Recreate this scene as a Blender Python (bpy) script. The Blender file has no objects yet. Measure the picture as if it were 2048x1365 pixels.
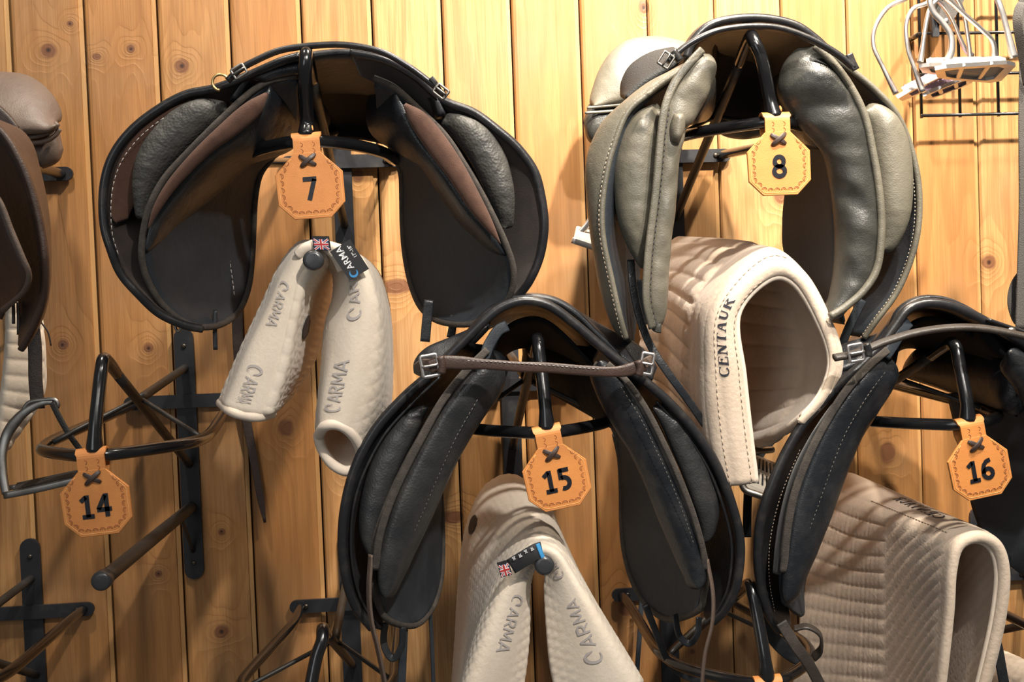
import bpy, math, random
import numpy as np
from mathutils import Vector, Matrix, noise

random.seed(7)
# ------------------------------------------------------------------ camera
F = 2200.0            # focal length in pixels of a 2048 wide frame
D = 1.60              # distance from the plank wall (wall face is y = 0)
Yc = Vector(((830-1024)/F, -(622-682.5)/F, -1.0)).normalized()
z0 = Vector((-0.040, 1.0, 0.0)); Zc = (z0 - Yc*z0.dot(Yc)).normalized()
Xc = Yc.cross(Zc)
M3 = Matrix((Xc, Yc, Zc))          # camera -> world (rows are the world axes seen by the camera)
cam_data = bpy.data.cameras.new('camera'); cam = bpy.data.objects.new('camera', cam_data)
bpy.context.scene.collection.objects.link(cam)
cam_data.sensor_width = 36; cam_data.lens = 36*F/2048; cam_data.clip_start = 0.02
cam.matrix_world = Matrix.Translation((0, -D, 0)) @ M3.to_4x4()
bpy.context.scene.camera = cam
M3n = np.array(M3)

# ------------------------------------------------------------------ world, lights, exposure
sc = bpy.context.scene
sc.view_settings.view_transform = 'Standard'; sc.view_settings.look = 'None'
sc.view_settings.gamma = 1; sc.view_settings.use_curve_mapping = False
sc.view_settings.exposure = 0.48
w = bpy.data.worlds.new('room_light'); sc.world = w; w.use_nodes = True
bg = w.node_tree.nodes['Background']; bg.inputs[0].default_value = (1.0, 0.97, 0.93, 1); bg.inputs[1].default_value = 0.075

def spot(name, loc, aim, power, size, angle, blend, col=(1, .90, .72)):
    l = bpy.data.lights.new(name, 'SPOT'); l.energy = power; l.shadow_soft_size = size
    l.spot_size = math.radians(angle); l.spot_blend = blend; l.color = col
    o = bpy.data.objects.new(name, l); sc.collection.objects.link(o); o.location = loc
    o.rotation_euler = (Vector(aim)-Vector(loc)).to_track_quat('-Z', 'Y').to_euler(); return o
def area(name, loc, aim, power, sx, sy, col=(1, .93, .82)):
    l = bpy.data.lights.new(name, 'AREA'); l.energy = power; l.shape = 'RECTANGLE'; l.size = sx; l.size_y = sy; l.color = col
    o = bpy.data.objects.new(name, l); sc.collection.objects.link(o); o.location = loc
    o.rotation_euler = (Vector(aim)-Vector(loc)).to_track_quat('-Z', 'Y').to_euler(); return o
spot('ceiling_spot', (0.62, -1.10, 1.35), (0.50, 0.0, 0.36), 270, 0.03, 60, 1.0, (1, .88, .72))
spot('ceiling_spot', (0.30, -0.50, 1.15), (0.24, 0.0, 0.40), 96, 0.04, 108, 1.0, (1, .90, .76))
spot('ceiling_spot', (1.10, -1.05, 1.35), (0.92, 0.0, 0.10), 150, 0.03, 66, 1.0, (1, .90, .75))
spot('ceiling_spot', (0.50, -1.75, 1.15), (0.24, -0.40, 0.04), 115, 0.03, 42, 1.0, (1, .93, .84))
spot('ceiling_spot', (-0.40, -0.60, 1.20), (-0.42, 0.0, 0.42), 44, 0.04, 92, 1.0, (1, .91, .78))
area('front_fill_high', (0.1, -2.2, 1.4), (0.1, 0, 0.10), 8, 1.6, 0.5, (1, .95, .88))  # added fill, high behind the camera, to light the front faces
area('front_fill_left', (-0.9, -2.6, 0.5), (0.2, 0, 0.1), 4.5, 0.9, 1.1, (.93, .97, 1))  # second added fill, cool and from the left, brightens the pad interiors

# ------------------------------------------------------------------ pixel -> world point at depth d (metres off the wall)
def PN(a):
    a = np.asarray(a, float)
    r = np.stack([(a[..., 0]-1024)/F, -(a[..., 1]-682.5)/F, -np.ones(a.shape[:-1])], -1)
    wv = r @ M3n.T
    t = (D-a[..., 2])/wv[..., 1]
    out = wv*t[..., None]; out[..., 1] -= D
    return out
def P(x, y, d): return Vector(PN(np.array([x, y, d])))

def catmull(K, n):
    """K (k, ...) keys -> n samples by key index"""
    K = np.asarray(K, float); k = len(K)
    if k == 2:
        t = np.linspace(0, 1, n).reshape((n,)+(1,)*(K.ndim-1)); return K[0]*(1-t)+K[1]*t
    E = np.concatenate([[2*K[0]-K[1]], K, [2*K[-1]-K[-2]]])
    s = np.linspace(0, k-1, n); i = np.minimum(s.astype(int), k-2); t = (s-i).reshape((n,)+(1,)*(K.ndim-1))
    a, b, c, d = E[i], E[i+1], E[i+2], E[i+3]
    return 0.5*((2*b)+(c-a)*t+(2*a-5*b+4*c-d)*t*t+(3*b-3*c+d-a)*t**3)
def resample(pts, n):
    pts = np.asarray(pts, float); seg = np.linalg.norm(np.diff(pts, axis=0), axis=1); s = np.r_[0, np.cumsum(seg)]
    q = np.linspace(0, s[-1], n); return np.stack([np.interp(q, s, pts[:, i]) for i in range(pts.shape[1])], 1)
def path(keys, n=40, d=None):
    """keys: (px,py[,d]) -> n world points evenly spaced"""
    K = [tuple(k) if len(k) == 3 else (k[0], k[1], d) for k in keys]
    return resample(PN(catmull(K, max(n*3, 30))), n)

# ------------------------------------------------------------------ object helpers
COL = sc.collection
def obj(name, verts, faces, mat, parent=None, smooth=True, uv=None):
    me = bpy.data.meshes.new(name); me.from_pydata([tuple(v) for v in verts], [], [tuple(f) for f in faces]); me.update()
    if smooth: me.polygons.foreach_set('use_smooth', [True]*len(me.polygons))
    if uv is not None:
        l = me.uv_layers.new(name='uv'); idx = np.zeros(len(me.loops), int); me.loops.foreach_get('vertex_index', idx)
        l.data.foreach_set('uv', np.asarray(uv, float)[idx].ravel())
    if mat: me.materials.append(mat)
    o = bpy.data.objects.new(name, me); COL.objects.link(o)
    if parent:
        o.parent = parent; o.matrix_parent_inverse = parent.matrix_world.inverted()
    return o
def tag(o, label=None, cat=None, group=None, kind=None):
    if label: o['label'] = label
    if cat: o['category'] = cat
    if group: o['group'] = group
    if kind: o['kind'] = kind
    return o
def thing(name, loc, label, cat, group=None):
    o = bpy.data.objects.new(name, None); COL.objects.link(o); o.location = loc; o.empty_display_size = .02
    o.matrix_world = Matrix.Translation(loc)
    return tag(o, label, cat, group)

class MB:
    def __init__(s): s.v = []; s.f = []
    def add(s, v, f):
        b = len(s.v); s.v += [tuple(x) for x in v]; s.f += [tuple(i+b for i in q) for q in f]; return s
    def build(s, name, mat, parent=None, smooth=True): return obj(name, s.v, s.f, mat, parent, smooth)

def frames(pts, up=None, closed=False):
    pts = np.asarray(pts, float); n = len(pts)
    T = (np.roll(pts, -1, 0)-np.roll(pts, 1, 0)) if closed else np.gradient(pts, axis=0)
    T /= np.linalg.norm(T, axis=1)[:, None]+1e-12
    N = np.zeros_like(T)
    if up is not None:
        up = np.asarray(up, float)
        for i in range(n):
            u = up if up.ndim == 1 else up[i]
            x = u-T[i]*u.dot(T[i]); l = np.linalg.norm(x)
            N[i] = x/l if l > 1e-4 else (N[i-1] if i else np.array([1, 0, 0]))
    else:
        a = np.array([0, -1.0, 0]) if abs(T[0][1]) < .9 else np.array([0, 0, 1.0])
        x = a-T[0]*a.dot(T[0]); N[0] = x/np.linalg.norm(x)
        for i in range(1, n):
            x = N[i-1]-T[i]*N[i-1].dot(T[i]); N[i] = x/(np.linalg.norm(x)+1e-12)
    return T, N, np.cross(T, N)
def sweep(pts, prof, up=None, closed=False, scale=None, caps=True):
    """prof: list of (b, n) offsets; b along binormal, n along normal"""
    T, N, B = frames(pts, up, closed); pts = np.asarray(pts, float); n = len(pts); k = len(prof)
    sc_ = np.ones(n) if scale is None else np.asarray(scale, float)
    V = []
    for i in range(n):
        for b, c in prof: V.append(pts[i]+(B[i]*b+N[i]*c)*sc_[i])
    Fc = []
    for i in range(n if closed else n-1):
        j = (i+1) % n
        for a in range(k):
            c = (a+1) % k; Fc.append((i*k+a, i*k+c, j*k+c, j*k+a))
    if not closed and caps:
        Fc.append(tuple(range(k-1, -1, -1))); Fc.append(tuple((n-1)*k+a for a in range(k)))
    return V, Fc
def circ(r, k=12, ry=None): return [(r*math.cos(2*math.pi*a/k), (ry or r)*math.sin(2*math.pi*a/k)) for a in range(k)]
def flat(w_, t_, k=4):
    """rounded rectangle profile, w along binormal, t along normal"""
    p = []; r = min(t_, w_)/2*.95; hw, ht = w_/2-r, t_/2-r
    for (cx, cy, a0) in ((hw, ht, 0), (-hw, ht, 90), (-hw, -ht, 180), (hw, -ht, 270)):
        for i in range(k+1):
            a = math.radians(a0+90*i/k); p.append((cx+r*math.cos(a), cy+r*math.sin(a)))
    return p
def tube(name, pts, r, mat, parent=None, k=12, closed=False, scale=None, up=None, prof=None):
    V, Fc = sweep(pts, prof or circ(r, k), up, closed, scale); return obj(name, V, Fc, mat, parent)
def strap(name, keys, w_, t_, mat, parent=None, n=40, d=None, up=(0, -1, 0), scale=None):
    pts = path(keys, n, d); V, Fc = sweep(pts, flat(w_, t_), np.array(up, float), False, scale); return obj(name, V, Fc, mat, parent)

def box(mb, c, s, rot=None):
    V = [Vector((x*s[0]/2, y*s[1]/2, z*s[2]/2)) for x in (-1, 1) for y in (-1, 1) for z in (-1, 1)]
    if rot: V = [rot @ v for v in V]
    mb.add([v+Vector(c) for v in V], [(0, 1, 3, 2), (4, 6, 7, 5), (0, 4, 5, 1), (2, 3, 7, 6), (0, 2, 6, 4), (1, 5, 7, 3)])

SURF = {}
def sheet(name, rows, mat, parent=None, t=0.004, edge=0.004, n=24, m=60, d=None, wr=0.0, wrs=60, tb=None, disp=None, key=None, flip=False, pw=2.0, wra=(1, 1), smooth_rows=True):
    """rows: list of rails (each the same number of (px,py,d)); closed solid of thickness t (front) + tb (back), rounded over `edge`"""
    ds = d if isinstance(d, (list, tuple)) else [d]*len(rows)
    K = []
    for r, dd in zip(rows, ds):
        rr = [tuple(k) if len(k) == 3 else (k[0], k[1], dd) for k in r]
        K.append(rr)
    L = max(len(r) for r in K)
    K2 = []
    for r in K:
        if len(r) != L or len(rows) == 2:
            c = catmull(r, 80); c = resample(c, m); K2.append(c)
        else: K2.append(catmull(r, m))
    A = np.array(K2)                       # rows x m x 3
    G = PN(catmull(A, n))                  # n x m x 3
    du = np.gradient(G, axis=0); dv = np.gradient(G, axis=1)
    N = np.cross(du, dv); ln = np.linalg.norm(N, axis=2, keepdims=True)
    N = N/np.maximum(ln, 1e-9)
    bad = ln[..., 0] < 1e-10
    if bad.any():
        mean = N[~bad].mean(0); N[bad] = mean/np.linalg.norm(mean)
    for _ in range(2):
        N[:, 1:-1] = (N[:, :-2]+2*N[:, 1:-1]+N[:, 2:]); N[1:-1] = (N[:-2]+2*N[1:-1]+N[2:])
        N /= np.linalg.norm(N, axis=2, keepdims=True)+1e-12
    view = np.array([0, -D, 0])-G
    if ((N*view).sum(2)).mean() < 0: N = -N
    if flip: N = -N
    su = np.linalg.norm(np.diff(G, axis=0), axis=2); cu = np.vstack([np.zeros((1, m)), np.cumsum(su, 0)])
    sv = np.linalg.norm(np.diff(G, axis=1), axis=2); cv = np.hstack([np.zeros((n, 1)), np.cumsum(sv, 1)])
    eu = np.minimum(cu, cu[-1:]-cu); ev = np.minimum(cv, cv[:, -1:]-cv); e = np.minimum(eu, ev)
    if edge == 'half':
        h = np.maximum(cu[-1:]/2, 1e-5); eA = np.minimum(eu/h, 1); eB = np.minimum(ev/np.minimum(h, .03), 1)
        q = (1-(1-eA)**pw)**(1/pw)*(1-(1-eB)**pw)**(1/pw)*np.clip(cu[-1:]/(cu[-1].max()*.8), 0, 1)**.8
    else:
        q = np.clip(e/edge, 0, 1); q = (1-(1-q)**pw)**(1/pw)
    tb = t if tb is None else tb
    U = cu.mean(1)[:, None]*np.ones((1, m)); Vv = np.ones((n, 1))*cv.mean(0)[None]
    dd_ = np.zeros((n, m))
    if disp: dd_ = disp(U, Vv)
    if wr:
        for i in range(n):
            for j in range(m):
                g = G[i, j]; dd_[i, j] += wr*noise.noise(Vector((U[i, j]*wrs*wra[0], Vv[i, j]*wrs*wra[1], 3.1)))
    S = G+N*((t+dd_)*q)[..., None]; Bk = G-N*((tb+dd_*.7)*q)[..., None]
    idx = np.arange(n*m).reshape(n, m); idb = idx.copy(); V = list(S.reshape(-1, 3)); c = n*m
    UVs = list(np.stack([U, Vv], 2).reshape(-1, 2))
    for i in range(1, n-1):
        for j in range(1, m-1):
            V.append(Bk[i, j]); UVs.append((U[i, j], Vv[i, j])); idb[i, j] = c; c += 1
    Fc = []
    for i in range(n-1):
        for j in range(m-1):
            Fc.append((idx[i, j], idx[i+1, j], idx[i+1, j+1], idx[i, j+1])); Fc.append((idb[i, j], idb[i, j+1], idb[i+1, j+1], idb[i+1, j]))
    o = obj(name, V, Fc, mat, parent, uv=UVs)
    import bmesh
    bm = bmesh.new(); bm.from_mesh(o.data); bmesh.ops.remove_doubles(bm, verts=bm.verts, dist=1e-6); bmesh.ops.recalc_face_normals(bm, faces=bm.faces); bm.to_mesh(o.data); bm.free()
    o.data.polygons.foreach_set('use_smooth', [True]*len(o.data.polygons))
    if key: SURF[key] = (S, Bk, N, q)
    return o
def on_surf(key, a, b, off=.001, back=False):
    """point on a stored sheet at fractions a (across rows), b (along)"""
    S, Bk, N, q = SURF[key]; X = Bk if back else S; n, m = X.shape[:2]
    x = min(max(a, 0), 1)*(n-1); y = min(max(b, 0), 1)*(m-1); i = min(int(x), n-2); j = min(int(y), m-2); fx, fy = x-i, y-j
    g = lambda A: (A[i, j]*(1-fx)+A[i+1, j]*fx)*(1-fy)+(A[i, j+1]*(1-fx)+A[i+1, j+1]*fx)*fy
    nn = g(N); nn = nn/np.linalg.norm(nn)
    return Vector(g(X)+nn*(-off if back else off))
def stitches(name, pts, mat, parent, L=.0042, gap=.0022, r=.00045):
    """a dashed line of thread along world points"""
    pts = np.asarray(pts, float); seg = np.linalg.norm(np.diff(pts, axis=0), axis=1); s = np.r_[0, np.cumsum(seg)]
    mb = MB(); q = 0
    while q+L < s[-1]:
        a = np.array([np.interp(q, s, pts[:, i]) for i in range(3)]); b = np.array([np.interp(q+L, s, pts[:, i]) for i in range(3)])
        V, Fc = sweep(np.array([a, (a+b)/2, b]), circ(r, 5)); mb.add(V, Fc); q += L+gap
    return mb.build(name, mat, parent)

# ------------------------------------------------------------------ materials
def mat(name, col, rough=.5, metal=0, spec=.5, coat=0, bump=None, var=None, sheen=0, extra=None):
    m = bpy.data.materials.new(name); m.use_nodes = True; nt = m.node_tree; b = nt.nodes['Principled BSDF']
    b.inputs['Base Color'].default_value = (*col, 1); b.inputs['Roughness'].default_value = rough; b.inputs['Metallic'].default_value = metal
    b.inputs['Specular IOR Level'].default_value = spec; b.inputs['Coat Weight'].default_value = coat; b.inputs['Coat Roughness'].default_value = .15
    if sheen: b.inputs['Sheen Weight'].default_value = sheen; b.inputs['Sheen Roughness'].default_value = .5
    tc = nt.nodes.new('ShaderNodeTexCoord')
    if var:   # (scale, colour2, lo, hi)
        nz = nt.nodes.new('ShaderNodeTexNoise'); nz.inputs['Scale'].default_value = var[0]; nz.inputs['Detail'].default_value = 6; nz.inputs['Roughness'].default_value = .62
        nt.links.new(tc.outputs['Object'], nz.inputs['Vector'])
        mr = nt.nodes.new('ShaderNodeMapRange'); mr.inputs[1].default_value = var[2]; mr.inputs[2].default_value = var[3]; nt.links.new(nz.outputs['Fac'], mr.inputs[0])
        mx = nt.nodes.new('ShaderNodeMix'); mx.data_type = 'RGBA'; mx.inputs[6].default_value = (*col, 1); mx.inputs[7].default_value = (*var[1], 1)
        nt.links.new(mr.outputs[0], mx.inputs[0]); nt.links.new(mx.outputs[2], b.inputs['Base Color'])
        r2 = nt.nodes.new('ShaderNodeMapRange'); r2.inputs[3].default_value = max(rough-.08, .05); r2.inputs[4].default_value = min(rough+.15, 1); nt.links.new(nz.outputs['Fac'], r2.inputs[0]); nt.links.new(r2.outputs[0], b.inputs['Roughness'])
    if bump:  # list of (kind, scale, strength, distance)
        prev = None
        for kind, s, st, dist in bump:
            if kind == 'v': t = nt.nodes.new('ShaderNodeTexVoronoi'); o_ = 'Distance'
            else: t = nt.nodes.new('ShaderNodeTexNoise'); o_ = 'Fac'; t.inputs['Detail'].default_value = 5
            t.inputs['Scale'].default_value = s; nt.links.new(tc.outputs['Object'], t.inputs['Vector'])
            bp = nt.nodes.new('ShaderNodeBump'); bp.inputs['Strength'].default_value = st; bp.inputs['Distance'].default_value = dist
            nt.links.new(t.outputs[o_], bp.inputs['Height'])
            if prev: nt.links.new(prev.outputs[0], bp.inputs['Normal'])
            prev = bp
        nt.links.new(prev.outputs[0], b.inputs['Normal'])
    return m
LB = [('v', 700, .25, .0006), ('n', 90, .25, .003)]
M = {}
M['black'] = mat('black leather', (.012, .014, .018), .34, spec=.5, bump=LB, var=(30, (.034, .035, .037), .45, .75))
M['black_wr'] = mat('grained black leather', (.020, .021, .023), .35, spec=.7, bump=[('v', 420, .35, .0007), ('n', 60, .25, .003)], var=(22, (.048, .046, .041), .42, .78))
M['black_matte'] = mat('dull black leather', (.024, .030, .038), .55, spec=.3, bump=LB, var=(20, (.038, .044, .052), .4, .8))
M['edge'] = mat('rolled leather edging', (.016, .016, .018), .30, bump=[('n', 300, .2, .001)], var=(60, (.04, .036, .032), .5, .8))
M['binding'] = mat('fabric edge binding', (.045, .038, .033), .85, bump=[('n', 700, .6, .001)], var=(120, (.09, .075, .06), .4, .8))
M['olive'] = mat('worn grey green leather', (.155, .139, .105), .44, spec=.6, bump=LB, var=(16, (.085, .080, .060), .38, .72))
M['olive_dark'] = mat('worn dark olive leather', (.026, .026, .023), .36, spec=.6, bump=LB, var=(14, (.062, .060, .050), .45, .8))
M['brown'] = mat('brown leather', (.060, .034, .025), .42, bump=LB, var=(14, (.035, .020, .016), .4, .75))
M['brown_tan'] = mat('faded brown leather', (.13, .092, .072), .50, bump=LB, var=(14, (.095, .066, .052), .4, .75))
M['suede'] = mat('brown suede', (.100, .048, .031), .92, sheen=.05, bump=[('n', 900, .4, .001)], var=(80, (.075, .036, .024), .4, .7))
M['suede_dark'] = mat('dark brown suede', (.035, .021, .016), .9, sheen=.2, bump=[('n', 900, .4, .001)], var=(60, (.022, .014, .011), .4, .7))
M['rack'] = mat('black enamel', (.008, .008, .009), .20, spec=.6, coat=.4, bump=[('n', 25, .12, .004)])
M['rack_plate'] = mat('satin black steel plate', (.011, .012, .016), .42, bump=[('n', 60, .2, .002)], var=(30, (.03, .028, .026), .55, .8))
M['rack_rod'] = mat('worn black steel rod', (.022, .020, .018), .42, bump=[('n', 60, .2, .002)], var=(40, (.032, .029, .027), .5, .8))
M['steel'] = mat('stainless steel', (.72, .69, .68), .33, metal=1, bump=[('n', 30, .08, .002)], var=(30, (.60, .56, .54), .4, .8))
M['steel_dull'] = mat('dulled steel', (.30, .29, .27), .38, metal=1, bump=[('n', 30, .1, .002)], var=(40, (.16, .14, .12), .45, .75))
M['brass'] = mat('brass', (.62, .45, .20), .35, metal=1)
M['tan'] = mat('tan tooled leather', (.68, .265, .068), .50, bump=[('v', 900, .15, .0006), ('n', 120, .15, .001)], var=(26, (.60, .22, .06), .42, .75))
M['tan_dark'] = mat('stamped tan leather', (.34, .115, .034), .6)
M['tan_edge'] = mat('cut edge of tan leather', (.80, .40, .14), .7)
M['ink'] = mat('black number paint', (.012, .013, .018), .35)
M['lace'] = mat('dark brown lace', (.055, .035, .028), .45, bump=[('n', 200, .3, .001)])
M['cotton'] = mat('cream quilted cotton', (.72, .63, .52), .9, sheen=.15, bump=[('n', 260, .25, .0015), ('v', 1500, .15, .0004)], var=(14, (.64, .54, .43), .42, .75))
M['cotton_beige'] = mat('beige quilted cotton', (.64, .52, .41), .92, sheen=.2, bump=[('n', 200, .35, .002), ('v', 1300, .2, .0005)], var=(18, (.53, .42, .32), .42, .72))
M['cotton_bind'] = mat('smooth cream binding', (.73, .62, .51), .85, sheen=.1, bump=[('n', 120, .25, .002)])
M['thread_grey'] = mat('grey thread', (.44, .40, .38), .8)
M['thread_black'] = mat('black thread', (.018, .018, .03), .75)
M['thread_tan'] = mat('tan thread', (.42, .34, .26), .8)
M['thread_cream'] = mat('shadowed cream thread', (.42, .33, .25), .9)
M['thread_dark'] = mat('dark waxed thread', (.11, .10, .09), .7)
M['grain_grey'] = mat('wrinkled charcoal leather', (.052, .050, .046), .50, bump=[('v', 360, .5, .0010), ('n', 90, .5, .003)], var=(40, (.090, .085, .074), .4, .75))
M['lining'] = mat('black lining leather', (.006, .007, .009), .7, spec=.15, bump=LB)
M['label'] = mat('black woven label', (.012, .012, .014), .7, bump=[('n', 900, .2, .0004)])
M['white'] = mat('white print', (.75, .75, .76), .7)
M['blue'] = mat('blue print', (.03, .22, .48), .6)
M['red'] = mat('red print', (.45, .03, .03), .6)
M['navy'] = mat('navy print', (.02, .03, .13), .6)
M['lilac'] = mat('lilac rubber', (.30, .20, .27), .7, bump=[('v', 500, .5, .001)])
M['rubber'] = mat('black rubber and shaded skirt', (.012, .012, .012), .75, bump=[('v', 600, .4, .001)])
M['rubber_pale'] = mat('pale ribbed rubber', (.55, .50, .42), .7)
M['web'] = mat('grey woven webbing', (.060, .055, .052), .85, bump=[('v', 900, .6, .001)])
M['screw'] = mat('screw head', (.10, .085, .07), .4, metal=1)
M['rubber_cap'] = mat('bar end cap', (.040, .042, .046), .30, bump=[('n', 150, .3, .001)])

def wood_material():
    m = bpy.data.materials.new('knotty pine boards'); m.use_nodes = True; nt = m.node_tree; b = nt.nodes['Principled BSDF']
    L = nt.links.new; N_ = nt.nodes.new
    def mth(op, a, c=None, clamp=False):
        n = N_('ShaderNodeMath'); n.operation = op; n.use_clamp = clamp
        for i, x in enumerate((a, c)):
            if x is None: continue
            if hasattr(x, 'is_linked'): L(x, n.inputs[i])
            else: n.inputs[i].default_value = x
        return n.outputs[0]
    def ramp(x, stops):
        n = N_('ShaderNodeValToRGB'); cr = n.color_ramp
        while len(cr.elements) > 1: cr.elements.remove(cr.elements[-1])
        for i, (p, c) in enumerate(stops):
            e = cr.elements[0] if i == 0 else cr.elements.new(p)
            e.position = p; e.color = (*c, 1)
        L(x, n.inputs[0]); return n.outputs[0]
    def mix(f, a, c, mode='MIX'):
        n = N_('ShaderNodeMix'); n.data_type = 'RGBA'; n.blend_type = mode
        for i, x in ((0, f), (6, a), (7, c)):
            if hasattr(x, 'is_linked'): L(x, n.inputs[i])
            else: n.inputs[i].default_value = x if i == 0 else (*x, 1)
        return n.outputs[2]
    tc = N_('ShaderNodeTexCoord'); geo = N_('ShaderNodeNewGeometry'); sx = N_('ShaderNodeSeparateXYZ'); L(tc.outputs['Object'], sx.inputs[0])
    isl = geo.outputs['Random Per Island']
    X, Z = sx.outputs[0], sx.outputs[2]
    # knots: warp and rings
    near = None; dark = None
    nk = N_('ShaderNodeTexNoise'); nk.inputs['Scale'].default_value = 55; nk.inputs['Detail'].default_value = 3; L(tc.outputs['Object'], nk.inputs['Vector'])
    nk2 = N_('ShaderNodeTexNoise'); nk2.inputs['Scale'].default_value = 9; nk2.inputs['Detail'].default_value = 2; L(tc.outputs['Object'], nk2.inputs['Vector'])
    for (kx, ky, r, el, dk) in KNOTS:
        p = P(kx, ky, 0)
        ax = mth('DIVIDE', mth('SUBTRACT', X, p.x), r); az = mth('DIVIDE', mth('SUBTRACT', Z, p.z), r*el)
        d_ = mth('SQRT', mth('ADD', mth('MULTIPLY', ax, ax), mth('MULTIPLY', az, az)))
        near = d_ if near is None else mth('MINIMUM', near, d_)
        if dk: dark = d_ if dark is None else mth('MINIMUM', dark, d_)
    near = mth('ADD', near, mth('ADD', mth('MULTIPLY', mth('SUBTRACT', nk.outputs['Fac'], .5), .55), mth('MULTIPLY', mth('SUBTRACT', nk2.outputs['Fac'], .5), 1.3)))
    near = mth('MAXIMUM', near, .05)
    kinf = mth('DIVIDE', 1.0, mth('ADD', 1.0, mth('MULTIPLY', mth('MULTIPLY', near, near), .25)))     # 1 at a knot -> 0 far away
    # grain
    cx = N_('ShaderNodeCombineXYZ'); L(mth('ADD', mth('MULTIPLY', X, 1.0), mth('MULTIPLY', isl, 31.0)), cx.inputs[0]); L(mth('MULTIPLY', isl, 17.0), cx.inputs[1]); L(mth('MULTIPLY', Z, .10), cx.inputs[2])
    n1 = N_('ShaderNodeTexNoise'); n1.inputs['Scale'].default_value = 14; n1.inputs['Detail'].default_value = 2; L(cx.outputs[0], n1.inputs['Vector'])
    field = mth('ADD', mth('MULTIPLY', n1.outputs['Fac'], 9.0), mth('MULTIPLY', kinf, 6.0))
    rings = mth('FRACT', field)
    ringv = mth('MULTIPLY', mth('POWER', rings, 2.5), mth('SUBTRACT', 1.0, mth('POWER', rings, 14.0)))
    cf = N_('ShaderNodeCombineXYZ'); L(mth('MULTIPLY', mth('ADD', X, isl), 1.0), cf.inputs[0]); L(mth('MULTIPLY', Z, .03), cf.inputs[2])
    cg = N_('ShaderNodeCombineXYZ'); L(mth('ADD', X, mth('MULTIPLY', isl, 3.0)), cg.inputs[0]); L(mth('MULTIPLY', Z, .07), cg.inputs[2])
    n4 = N_('ShaderNodeTexNoise'); n4.inputs['Scale'].default_value = 75; n4.inputs['Detail'].default_value = 4; L(cg.outputs[0], n4.inputs['Vector'])
    n2 = N_('ShaderNodeTexNoise'); n2.inputs['Scale'].default_value = 420; n2.inputs['Detail'].default_value = 3; L(cf.outputs[0], n2.inputs['Vector'])
    n3 = N_('ShaderNodeTexNoise'); n3.inputs['Scale'].default_value = 7; n3.inputs['Detail'].default_value = 5; L(tc.outputs['Object'], n3.inputs['Vector'])
    base = ramp(isl, [(0, (.40, .210, .080)), (.35, (.33, .150, .050)), (.7, (.44, .248, .104)), (1, (.35, .175, .062))])
    c = mix(mth('MULTIPLY', ringv, .52), base, (.22, .090, .026))
    c = mix(mth('MULTIPLY', mth('SUBTRACT', n2.outputs['Fac'], .42, True), 2.2), c, (.24, .115, .038))
    c = mix(mth('MULTIPLY', mth('SUBTRACT', n3.outputs['Fac'], .46, True), 2.2), c, (.24, .150, .078))
    c = mix(mth('MULTIPLY', mth('SUBTRACT', n4.outputs['Fac'], .46, True), 2.6), c, (.215, .098, .034))
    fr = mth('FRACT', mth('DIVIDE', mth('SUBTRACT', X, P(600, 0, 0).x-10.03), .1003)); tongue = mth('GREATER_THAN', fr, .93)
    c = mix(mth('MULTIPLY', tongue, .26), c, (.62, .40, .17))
    halo = mth('MULTIPLY', mth('SUBTRACT', 1.0, mth('DIVIDE', near, 2.4), True), .40)
    c = mix(halo, c, (.20, .105, .045))
    core = mth('GREATER_THAN', 1.0, near); soft = mth('MULTIPLY', mth('SUBTRACT', 1.15, near, True), 3.0, True)
    c = mix(mth('MULTIPLY', soft, .85), c, (.13, .052, .026))
    if dark is not None: c = mix(mth('MULTIPLY', mth('SUBTRACT', .5, dark, True), 3.0, True), c, (.035, .015, .010))
    L(c, b.inputs['Base Color']); b.inputs['Roughness'].default_value = .42; b.inputs['Specular IOR Level'].default_value = .35
    bp = N_('ShaderNodeBump'); bp.inputs['Strength'].default_value = .25; bp.inputs['Distance'].default_value = .0015; L(mth('ADD', ringv, n2.outputs['Fac']), bp.inputs['Height']); L(bp.outputs[0], b.inputs['Normal'])
    return m
KNOTS = [(97, 100, .010, 1.0, 1), (140, 47, .005, 1, 1), (262, 98, .006, 1.1, 1), (193, 113, .006, .8, 0), (364, 132, .009, 1.0, 1), (125, 690, .007, 1.0, 1),
         (297, 697, .007, 1.0, 1), (570, 856, .013, 1.15, 0), (443, 1064, .005, 1, 1), (317, 1148, .005, 1, 1), (443, 1264, .009, 1, 1), (716, 352, .009, 1.2, 0),
         (795, 573, .022, .45, 0), (1776, 906, .013, 1.35, 0), (1978, 525, .009, 1.1, 1), (905, 1035, .014, .6, 0), (1255, 1212, .013, 1.1, 0), (1385, 1304, .004, 1, 0), (1560, 390, .012, 1.2, 0), (700, 935, .010, 1, 1), (1288, 14, .008, 1.3, 1)]
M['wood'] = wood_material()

# ------------------------------------------------------------------ the plank wall
def plank_wall():
    x0 = P(600, 0, 0).x; wd = 0.1003; mb = MB()
    for i in range(-20, 20):
        a = x0+i*wd; b_ = a+wd
        prof = [(a+.0012, .012), (a+.0012, .0042), (a+.0035, .0012), (a+.0075, .0), (b_-.0075, .0), (b_-.0070, .0026), (b_-.0012, .0032), (b_-.0012, .012)]
        V = [(x, y, z) for z in (-1.5, 1.5) for x, y in prof]; k = len(prof)
        Fc = [(j, j+1, k+j+1, k+j) for j in range(k-1)]+[(k-1, 0, k, 2*k-1), tuple(range(k))[::-1], tuple(range(k, 2*k))]
        mb.add(V, Fc)
    o = mb.build('wall_back', M['wood'], smooth=False); tag(o, kind='structure')
    mb = MB(); box(mb, (0, .016, 0), (4.2, .008, 3.0)); o = mb.build('wall_back_lining', mat('dark gap', (.03, .015, .008), .9)); tag(o, kind='structure')
plank_wall()

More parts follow.
